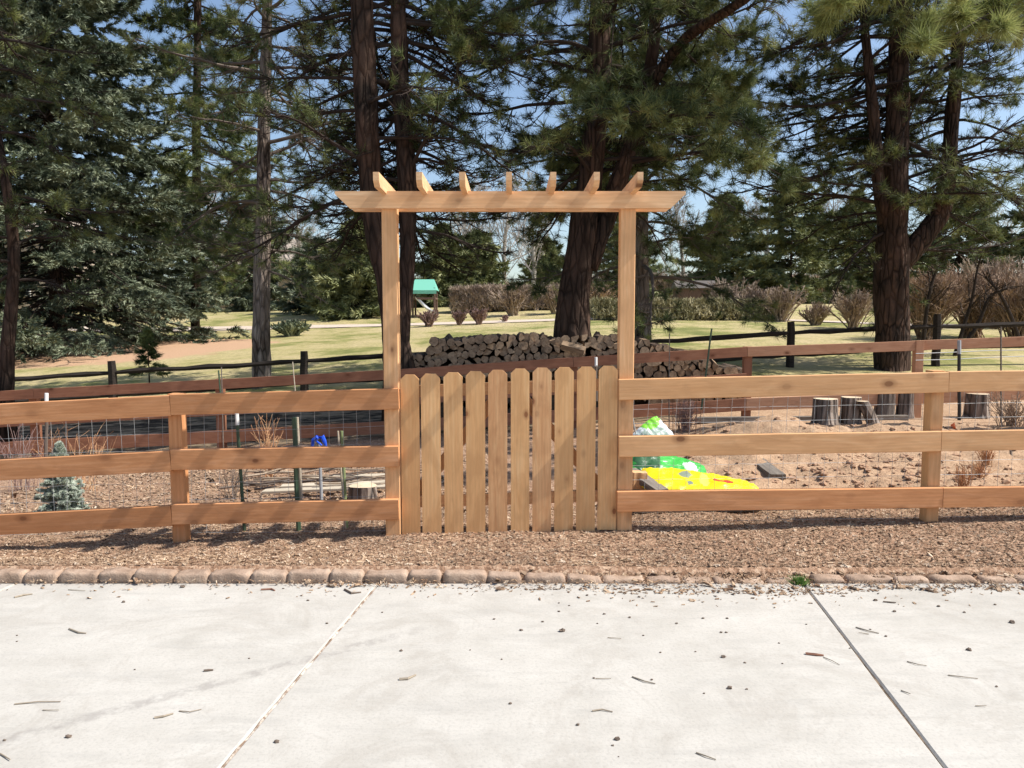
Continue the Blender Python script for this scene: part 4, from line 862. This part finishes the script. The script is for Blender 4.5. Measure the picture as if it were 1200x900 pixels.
# shrubs
def shrub(name, px, py, Y, wpx, hpx, mat, lab, group, dens=1.0, round_=.5, cat='shrub', thick=1.0):
    b = P(px, py, Y); zb = float(TZ(b[0], Y, False)); sc = Y/F; Wd = wpx*sc; Hh = hpx*sc
    n = int(46*dens); az = RNG.uniform(0, 6.283, n); tl = RNG.uniform(0, 1, n)**.6*math.atan2(Wd/2, Hh*.85)*1.15
    D = np.stack([np.cos(az)*np.sin(tl), np.sin(az)*np.sin(tl), np.cos(tl)], -1); P0 = np.stack([b[0]+RNG.normal(0, Wd*.05, n), Y+RNG.normal(0, Wd*.05, n), np.full(n, zb-.03)], -1)
    L = Hh*RNG.uniform(.75, 1.0, n)/np.maximum(.5, np.cos(tl)**round_)*.92
    A = grow(P0, D, L, 6, .08, [.02]*6); S2, L2, _ = shoots(A, L, 7, .3, 1, .45, (.25, .5), 4, .12, [.06]*4, .2); S3, L3, _ = shoots(S2, L2, 5, .1, 1, .5, (.4, .8), 3, .15, [.05]*3, .3)
    m = max(.004, .38*sc)*thick
    V, Fs = join([tubes(A, np.linspace(m*2.2, m, 7)[None]*np.ones((n, 1)), 4), tubes(S2, np.full((len(S2), 5), m*.8), 3), tubes(S3, np.full((len(S3), 4), m*.62), 3)])
    o = obj(name, V, Fs, mat, origin=(b[0], Y, zb)); tag(o, lab, cat, group); return o
g_ = 'dormant shrubs beyond the lawn'
for (px, py, Y, wp, hp, m, lab) in [(503, 383, 36, 27, 21, M_SHRP, 'round purple brown shrub nearest the left arbor post'), (538, 382, 36, 17, 18, M_SHRP, 'small sparse purple shrub second in the row along the path'), (561, 383, 36, 22, 21, M_SHRP, 'dense purple brown shrub third in the row along the path'), (592, 381, 37, 8, 9, M_SHRP, 'tiny twiggy shrub at the path edge below the brown hedge'),
        (858, 373, 40, 58, 44, M_SHR, 'large pale grey pink shrub left of the split rail post'), (885, 378, 37, 44, 40, M_SHR, 'grey shrub second from the left in the right hand row'), (915, 380, 34, 52, 44, M_SHR, 'wide grey shrub above the split rail fence post'), (955, 383, 31, 42, 28, M_SHR, 'low twiggy grey shrub right of the split rail post'), (1000, 386, 29, 56, 50, M_SHR, 'tall tan shrub left of the forked pine trunk'),
        (600, 377, 42, 48, 40, M_SHR, 'vase shaped bare shrub under the brown hedge'), (650, 377, 42, 40, 38, M_SHR, 'bare shrub left of the thick pine trunk'), (700, 372, 44, 40, 34, M_SHRR, 'reddish shrub between the thick trunk and the arbor post')]:
    shrub('dormant_shrub', px, py, Y, wp, hp, m, lab, g_, thick=1.1)
for (px, Y, wp, hp, m, lab) in [(1085, 24, 85, 88, M_SHRR, 'dark tangled thicket right of the forked pine trunk'), (1140, 25, 95, 86, M_SHRR, 'rusty red brown thicket at the right behind the rail fence'), (1195, 23, 90, 82, M_SHRR, 'tan brown thicket at the right edge of the picture'), (1250, 24, 90, 84, M_SHRR, 'thicket outside the right edge'), (1165, 30, 110, 84, M_SHR, 'pale thicket deeper behind the rusty thicket')]:
    shrub('thicket', px, 400, Y, wp, hp, m, lab, 'thickets at the right', dens=1.9, cat='thicket')
# bare curved stems in front of thicket
for q, (pts, lab) in enumerate([([(1118, 420), (1130, 380), (1140, 350), (1144, 320), (1150, 300)], 'dark bare sapling leaning right of the split rail post'), ([(1130, 405), (1150, 375), (1158, 345), (1180, 338)], 'forked dark sapling in front of the rusty thicket'), ([(1195, 400), (1185, 370), (1170, 340), (1155, 325)], 'dark sapling leaning left near the right edge'), ([(1082, 400), (1086, 360), (1092, 330), (1100, 312)], 'dark upright sapling next to the forked pine')]):
    pp, rr = stem_pts([(a, b, 20.5, 5-k_*.8) for k_, (a, b) in enumerate(pts)], 3); L = np.array([2.2]); A = pp[None]
    S2, L2, _ = shoots(A, L, 14, .3, 1, .6, (.25, .5), 4, .15, [.08]*4, .2); S3, L3, _ = shoots(S2, L2, 5, .2, 1, .6, (.4, .7), 3, .2, [.05]*3)
    V, Fs = join([tubes(A, rr[None], 7), tubes(S2, np.full((len(S2), 5), .011), 4), tubes(S3, np.full((len(S3), 4), .006), 3)]); tag(obj('sapling', V, Fs, M_TWIG), lab, 'sapling', 'bare saplings before the thicket')
# hedges: dense twiggy blocks
def hedge(name, x0, x1, pyb, pyt, Y, dep, mat, lab, n, ln, wd):
    a = P(x0, pyb, Y); b = P(x1, pyb, Y); top = P((x0+x1)/2, pyt, Y)[2]; X = RNG.uniform(a[0], b[0], n); Yv = RNG.uniform(Y-dep/2, Y+dep/2, n); g = TZ(X, Yv, False)
    t = RNG.random(n)**.7; Z = g+.1+(top+fb(X*.6, Yv, 4)*.3-g-.1)*t; e = np.clip(1-((Yv-Y)/(dep/2))**4*.3*t, 0, 1); Yv = Y+(Yv-Y)*e
    V, Fs = needles(np.stack([X, Yv, Z], -1), np.stack([RNG.normal(0, .4, n), RNG.normal(0, .4, n), np.full(n, 1.)], -1), 6, ln, wd, spread=(0, 1.0), along=.2); o = obj(name, V, Fs, mat); tag(o, lab, 'hedge')
hedge('tall_hedge', 530, 668, 375, 339, 46, 2.2, M_SHR, 'tall flat topped brown hedge beyond the path at the centre', 9000, .42, .05)
hedge('low_hedge', 690, 905, 375, 352, 37, 5.0, M_HEDG, 'wide low clipped olive hedge behind the lawn right of the arbor', 12000, .2, .05)
shrub('juniper_bush', 341, 384, 34, 50, 20, M_SPR, 'low dark green juniper bush right of the slender pine', None, dens=2.2, thick=1.8)
hedge('far_hedge', -100, 530, 376, 330, 75, 3, M_JUN, 'distant green hedge line behind the lawn at the left', 6000, .9, .15)
hedge('far_hedge', 640, 1400, 376, 325, 80, 3, M_SHR, 'distant brown hedge line behind the shrubs at the right', 9000, .9, .12)
# path
V = []; n = 60
for i in range(n+1):
    px = 60+i*(720-60)/n; Yc = np.interp(px, [60, 350, 500, 720], [43, 40, 38, 36]); x = P(px, 380, Yc)[0]
    for dy in (-1.0, 1.0): V.append((x, Yc+dy, float(TZ(x, Yc+dy, False))+.03+.0*dy))
i = np.arange(n)*2; mp = N('gravel_path', .95); mp.col(mp.ramp(mp.noise(mp.coord('Object'), 6, 4), [(.3, (.42, .34, .27)), (.7, (.6, .5, .41))])); setk(obj('path', V, np.stack([i, i+2, i+3, i+1], -1), mp.m, M=Matrix.Identity(4)))
V = []
for i in range(n+1):
    px = 800+i*(1300-800)/n; Yc = np.interp(px, [800, 1040, 1300], [38, 31, 28]); x = P(px, 380, Yc)[0]
    for dy in (-.2, 1.5): V.append((x, Yc+dy, float(TZ(x, Yc+dy, False))+.03))
i = np.arange(n)*2; setk(obj('path', V, np.stack([i, i+2, i+3, i+1], -1), mp.m, M=Matrix.Identity(4)))
# ------------------------------------------------------------------ houses, shed, play tower
def quadbox(x0, x1, y0, y1, z0, z1): return box(x0, x1, y0, y1, z0, z1)
M_STUC = simple('tan_stucco', (.45, .37, .29), .9, .1, var=.12); M_ROOF = simple('tan_shingle_roof', (.40, .34, .28), .9, .1, var=.2, sc=3); M_GLS = simple('window_glass', (.03, .04, .05), .1, .6)
def house(px, Y, W, D, hw, hr, lab, mats=(M_STUC, M_ROOF)):
    b = P(px, 376, Y); zb = float(TZ(b[0], Y, False)); root = empty('house', (b[0], Y, zb), lab, 'house'); x, z = b[0], zb
    V, Fs = quadbox(x-W/2, x+W/2, Y-D/2, Y+D/2, z-.2, z+hw); obj('wall', V, Fs, mats[0], root)
    e = .5; V = np.array([(x-W/2-e, Y-D/2-e, z+hw), (x+W/2+e, Y-D/2-e, z+hw), (x+W/2+e, Y+D/2+e, z+hw), (x-W/2-e, Y+D/2+e, z+hw), (x-W/2+D*.3, Y, z+hw+hr), (x+W/2-D*.3, Y, z+hw+hr), (x-W/2-e, Y-D/2-e, z+hw-.18), (x+W/2+e, Y-D/2-e, z+hw-.18), (x+W/2+e, Y+D/2+e, z+hw-.18), (x-W/2-e, Y+D/2+e, z+hw-.18)])
    r = obj('roof', V, [(0, 1, 5, 4), (1, 2, 5), (2, 3, 4, 5), (3, 0, 4), (6, 7, 1, 0), (7, 8, 2, 1), (8, 9, 3, 2), (9, 6, 0, 3), (9, 8, 7, 6)], mats[1], root)
    for q in (-.33, -.05, .25):
        wx = x+q*W; V, Fs = quadbox(wx-.7, wx+.7, Y-D/2-.05, Y-D/2+.03, z+1, z+2.2); f = obj('window', V, Fs, M_WHITE, root)
        V, Fs = quadbox(wx-.6, wx+.6, Y-D/2-.065, Y-D/2-.048, z+1.1, z+2.1); obj('pane', V, Fs, M_GLS, f)
house(345, 74, 15, 9, 3.0, 3.6, 'single storey house with a pale tan hip roof behind the slender pine')
house(20, 60, 12, 8, 5.6, 2.5, 'tan house hidden behind the huge spruce at the left')
b = P(813, 352, 52); zb = float(TZ(b[0], 52, False)); root = empty('garden_shed', (b[0], 52, zb), 'small dark brown board shed with a grey roof left of the pale shrubs', 'shed')
M_SHED = weathered('shed_boards', (.10, .06, .045), (.2, .13, .1), (8, 8, 1)); V, Fs = quadbox(b[0]-1.25, b[0]+1.25, 51.2, 52.8, zb-.1, zb+1.05); obj('wall', V, Fs, M_SHED, root)
V = np.array([(b[0]-1.4, 51.0, zb+1.05), (b[0]+1.4, 51.0, zb+1.05), (b[0]+1.4, 53, zb+1.05), (b[0]-1.4, 53, zb+1.05), (b[0]-1.4, 52, zb+1.6), (b[0]+1.4, 52, zb+1.6)]); obj('roof', V, [(0, 1, 5, 4), (2, 3, 4, 5), (1, 2, 5), (3, 0, 4), (3, 2, 1, 0)], simple('grey_roof', (.11, .095, .085), .9, var=.2), root)
b = P(498, 366, 44); zb = float(TZ(b[0], 44, False)); x = b[0]; root = empty('play_tower', (x, 44, zb), 'play tower with a bright green canopy and white slide beyond the path', 'play tower')
for dx in (-.62, .62):
    for dy in (-.6, .6): V, Fs = rod((x+dx, 44+dy, zb-.1), (x+dx, 44+dy, zb+1.6), .06, sides=6); obj('post', V, Fs, M_SHED, root)
V, Fs = quadbox(x-.68, x+.68, 43.35, 44.65, zb+.95, zb+1.05); obj('deck', V, Fs, M_SHED, root)
V = np.array([(x-.75, 43.2, zb+1.45), (x+.75, 43.2, zb+1.45), (x+.75, 44.8, zb+1.45), (x-.75, 44.8, zb+1.45), (x-.55, 44, zb+2.1), (x+.55, 44, zb+2.1), (x-.75, 43.2, zb+1.25), (x+.75, 43.2, zb+1.25)]); obj('canopy', V, [(0, 1, 5, 4), (2, 3, 4, 5), (1, 2, 5), (3, 0, 4), (6, 7, 1, 0)], simple('green_canopy', (.16, .46, .34), .6), root)
t = np.linspace(0, 1, 10); pts = np.stack([x-.4+t*1.2, 43.3-t*.6, zb+.95-.85*np.sin(t*1.5)], -1); V = []
for p in pts: V += [p+np.array([-.05, -.25, .15]), p+np.array([0, -.22, 0]), p+np.array([0, .22, 0]), p+np.array([.05, .25, .15])]
i = np.arange(9)[:, None]*4; s = np.arange(3)[None]; obj('slide', V, np.stack(np.broadcast_arrays(i+s, i+s+1, i+5+s, i+4+s), -1).reshape(-1, 4), M_WHITE, root)
# ------------------------------------------------------------------ garden sticks, dry plants, weeds
root_y = 7.3
for q in range(30):
    px0 = random.uniform(250, 400); py0 = random.uniform(556, 584); L = random.uniform(.7, 1.5); a = gz(px0, py0, .03); a[2] += random.uniform(0, .16); an = random.gauss(.1, .25)
    bb = a+np.array([L*math.cos(an), L*math.sin(an), random.uniform(-.02, .12)])
    if bb[0] > -1.15: bb = a+(bb-a)*((-1.15-a[0])/(bb[0]-a[0]))
    V, Fs = rod(a, bb, random.uniform(.006, .014), .004, 6, 7, .012); tag(obj('dry_stick', V, Fs, M_STICK if q % 3 else M_TWIGG), 'long bare stick lying in the heap of branches behind the left fence', 'stick', 'sticks heaped behind the left fence')
for q, (xa, ya, xb, yb, lab) in enumerate([(309, 576, 455, 570, 'pale plank nearest the camera in the stick heap'), (330, 570, 455, 565, 'middle pale plank lying in the stick heap'), (360, 561, 455, 557, 'farthest pale plank in the stick heap')]):
    a = gz(xa, ya, .12); b = gz(xb, yb, .12); b[1] = a[1]+.1*q; b = P(xb, yb, b[1]); beamthing('plank', a, b, .025, .11, M_PALE, lab, 'plank', 'planks in the stick heap')
def dryplant(px, py, hp, wp, lab, mat=M_DRY, name='dry_plant', n=40, r=.0035, cat='plant'):
    b = gz(px, py); sc = b[1]/F; Hh = hp*sc; Wd = wp*sc; az = RNG.uniform(0, 6.283, n); tl = RNG.uniform(0, 1, n)*math.atan2(Wd/2, Hh)*1.3
    D = np.stack([np.cos(az)*np.sin(tl), np.sin(az)*np.sin(tl), np.cos(tl)], -1); P0 = np.stack([b[0]+RNG.normal(0, Wd*.12, n), b[1]+RNG.normal(0, Wd*.12, n), np.full(n, b[2]-.01)], -1); L = Hh*RNG.uniform(.5, 1.05, n)
    A = grow(P0, D, L, 5, .14, [.0]*5); S2, L2, _ = shoots(A, L, 4, .3, 1, .6, (.2, .5), 3, .2, [.02]*3, .3); V, Fs = join([tubes(A, np.linspace(r, r*.5, 6)[None]*np.ones((n, 1)), 4), tubes(S2, np.full((len(S2), 4), r*.5), 3)]); tag(obj(name, V, Fs, mat, origin=b), lab, cat)
dryplant(1129, 572, 34, 22, 'yellow orange dry plant clump right of the right fence post')
dryplant(1148, 560, 24, 26, 'paler dry plant clump further right in the soil'); dryplant(1155, 545, 34, 18, 'reddish dry weed at the right edge of the garden')
dryplant(1188, 500, 45, 60, 'bushy red brown bare bramble at the right edge', M_SHRR, n=70, r=.006, name='bramble'); dryplant(802, 505, 42, 30, 'tangled dry stems inside the wire plant cage', M_SHRP, n=60, r=.004)
dryplant(316, 560, 80, 26, 'orange dry plant tied behind the left fence near the white tipped stake', n=22, r=.004); dryplant(95, 575, 84, 90, 'tan dry grass plume behind the small blue spruce', n=26, r=.003); dryplant(270, 585, 60, 50, 'dry weed stems near the leftmost steel stake', M_TWIGG, n=16, r=.003)
dryplant(28, 575, 90, 60, 'brown weed tangle at the left edge behind the fence', M_SHRP, n=24)
# green weed at joint
b = G(937, 682, .01); n = 90; az = RNG.uniform(0, 6.283, n); P0 = np.stack([b[0]+RNG.normal(0, .018, n), b[1]+RNG.normal(0, .014, n), np.zeros(n)], -1); V, Fs = needles(P0, np.tile([[0, 0, 1.]], (n, 1)), 4, .055, .006, spread=(.2, 1.5), along=.0); tag(obj('grass_weed', V, Fs, M_GRASS), 'small tuft of green weed growing at the top of the right driveway joint', 'weed')
# ------------------------------------------------------------------ debris on the concrete
M_DEB = simple('dark_cone_bit', (.15, .115, .09), .9, .1, var=.5, sc=60); M_DEB2 = simple('reddish_twig', (.24, .12, .08), .9, .1, var=.4, sc=40); M_DEB3 = simple('grey_dry_twig', (.30, .25, .19), .9, .1, var=.4, sc=40)
def lump(px, py, wpx, lab):
    b = G(px, py); s = wpx*b[1]/F/2*.82; V = IV*(1+RNG.normal(0, .2, (len(IV), 1)))*np.array([s, s*.75, s*.55])+np.array([b[0], b[1], s*.42]); tag(obj('cone_fragment', V, IF, M_DEB), lab, 'cone fragment', 'pine cone bits on the driveway')
gl = 'small dark pine cone fragment lying on the driveway concrete'
for (x, y, w_) in [(214, 688.5, 7), (145, 706, 5), (280, 683, 5), (20, 745, 3), (20, 752, 3), (292, 772, 3), (158, 785, 3), (361, 704, 4), (383, 731, 4), (332, 690, 3), (5, 868, 5), (493, 693, 3), (448, 718, 3), (579, 726, 4), (611, 739, 5), (470, 763, 5), (588, 773, 3), (551, 762, 2.5), (598, 825, 5), (636, 729, 4), (655, 717, 4), (667, 710, 3), (655, 707, 3), (708, 720, 4), (738, 724, 4), (754, 745, 3), (774, 765, 3.5), (793, 731, 4), (696, 795, 4), (677, 850, 6), (718, 874, 4), (725, 887, 2.5), (764, 797, 4), (824, 725, 4), (852, 725, 4), (845, 741.5, 4.5), (851, 741.5, 4), (913, 754, 3), (875, 808, 4), (917, 778, 3), (873, 777, 4), (825, 813, 3.5), (1020, 738, 3), (1048, 717, 5), (1038, 746, 4), (1026, 704, 6), (1168, 805, 4), (1130, 718, 4), (700, 731, 3), (815, 764, 3), (945, 732, 3), (996, 760, 3), (1100, 711, 5), (1166, 709, 4), (688, 698, 4), (713, 690, 4), (749, 700, 4)]: lump(x, y, w_, gl)
for (x, y, w_, lab) in [(324, 870, 8, 'largest round pine cone fragment near the bottom of the left joint'), (723, 867, 9, 'reddish brown cone lump near the bottom centre of the driveway'), (659, 740, 9, 'rough flat cone lump below the gate on the concrete'), (848, 770.5, 7, 'dark cone piece in the middle right of the driveway'), (855, 807, 8, 'knobbly dark cone piece right of centre near the bottom'), (1135, 762, 8, 'dark knobby cone piece on the right slab'), (1186, 730, 8, 'flat brown cone piece at the right edge of the driveway'), (80, 864, 9, 'long grey cone scale cluster near the lower left corner')]: lump(x, y, w_, lab)
def twig(pts, r, lab, mat=M_DEB3):
    n = len(pts); pp = np.array([G(a, b, .003+.003*(i % 2)) for i, (a, b) in enumerate(pts)]); V, Fs = tubes(pp[None], np.linspace(r, r*.6, n)[None], 5, True); tag(obj('fallen_twig', V, Fs, mat), lab, 'twig', 'fallen twigs on the driveway')
for pts, r, lab, mat in [([(17, 825), (45, 822), (71, 822)], .003, 'longest thin twig on the left slab', M_DEB3), ([(50, 832), (69, 832)], .002, 'short thin twig under the longest twig at the left', M_DEB3), ([(181, 841), (192, 839), (203, 836)], .005, 'thick pale twig at the left of the tyre mark', M_DEB3), ([(210, 833), (222, 834), (236, 831)], .0025, 'fine twig right of the thick pale twig', M_DEB3), ([(17, 700), (28, 697), (38, 696)], .007, 'grey bark strip near the kerb at the far left', M_DEB3), ([(81, 737), (92, 741), (101, 742)], .005, 'curved pale leaf stem in the middle of the left slab', M_DEB3), ([(239, 786), (245, 785), (250, 785)], .006, 'curled dark leaf on the left slab', M_DEB), ([(0, 883), (12, 890)], .003, 'twig at the bottom left corner', M_DEB3), ([(468, 796), (478, 795), (487, 791)], .007, 'curled tan leaf on the centre slab', M_DEB3), ([(741, 793), (755, 798), (768, 801)], .0035, 'long tan twig right of centre', M_DEB3), ([(694, 833), (705, 831), (718, 834)], .0035, 'bent twig on the lower centre slab', M_DEB3), ([(944, 766), (957, 767), (965, 768)], .008, 'thick reddish twig beside the right joint', M_DEB2), ([(965, 770), (975, 774), (984, 779)], .002, 'fine needle trailing from the reddish twig', M_DEB3), ([(1003, 735), (1017, 739), (1030, 742)], .0035, 'long twig on the right slab near the kerb', M_DEB3), ([(1063, 775), (1074, 778), (1086, 780)], .0025, 'fine twig in the middle of the right slab', M_DEB3), ([(1111, 791), (1128, 793), (1146, 795)], .0025, 'straight thin needle on the right slab', M_DEB3), ([(816, 882), (828, 886), (839, 890)], .003, 'straight twig at the bottom right of the centre slab', M_DEB3), ([(1143, 827), (1156, 827)], .002, 'tiny needle at the lower right', M_DEB3), ([(1056, 809), (1067, 813)], .0025, 'tiny twig beside the right joint', M_DEB3), ([(306, 691), (318, 690), (322, 692)], .007, 'reddish bark curl near the kerb left of the joint', M_DEB2), ([(404, 691), (412, 695), (423, 694)], .008, 'dark bark flakes beside the top of the left joint', M_DEB), ([(80, 691), (100, 692)], .0025, 'fine stem near the kerb at the left', M_DEB3), ([(712, 747), (728, 748)], .002, 'fine needle at the centre of the driveway', M_DEB3), ([(698, 795), (716, 795)], .002, 'fine needle beside a cone bit', M_DEB3), ([(1018, 743), (1006, 741)], .002, 'short needle near the long twig', M_DEB3), ([(1035, 705), (1050, 706)], .005, 'dark bark bit near the kerb on the right slab', M_DEB)]: twig(pts, r, lab, mat)
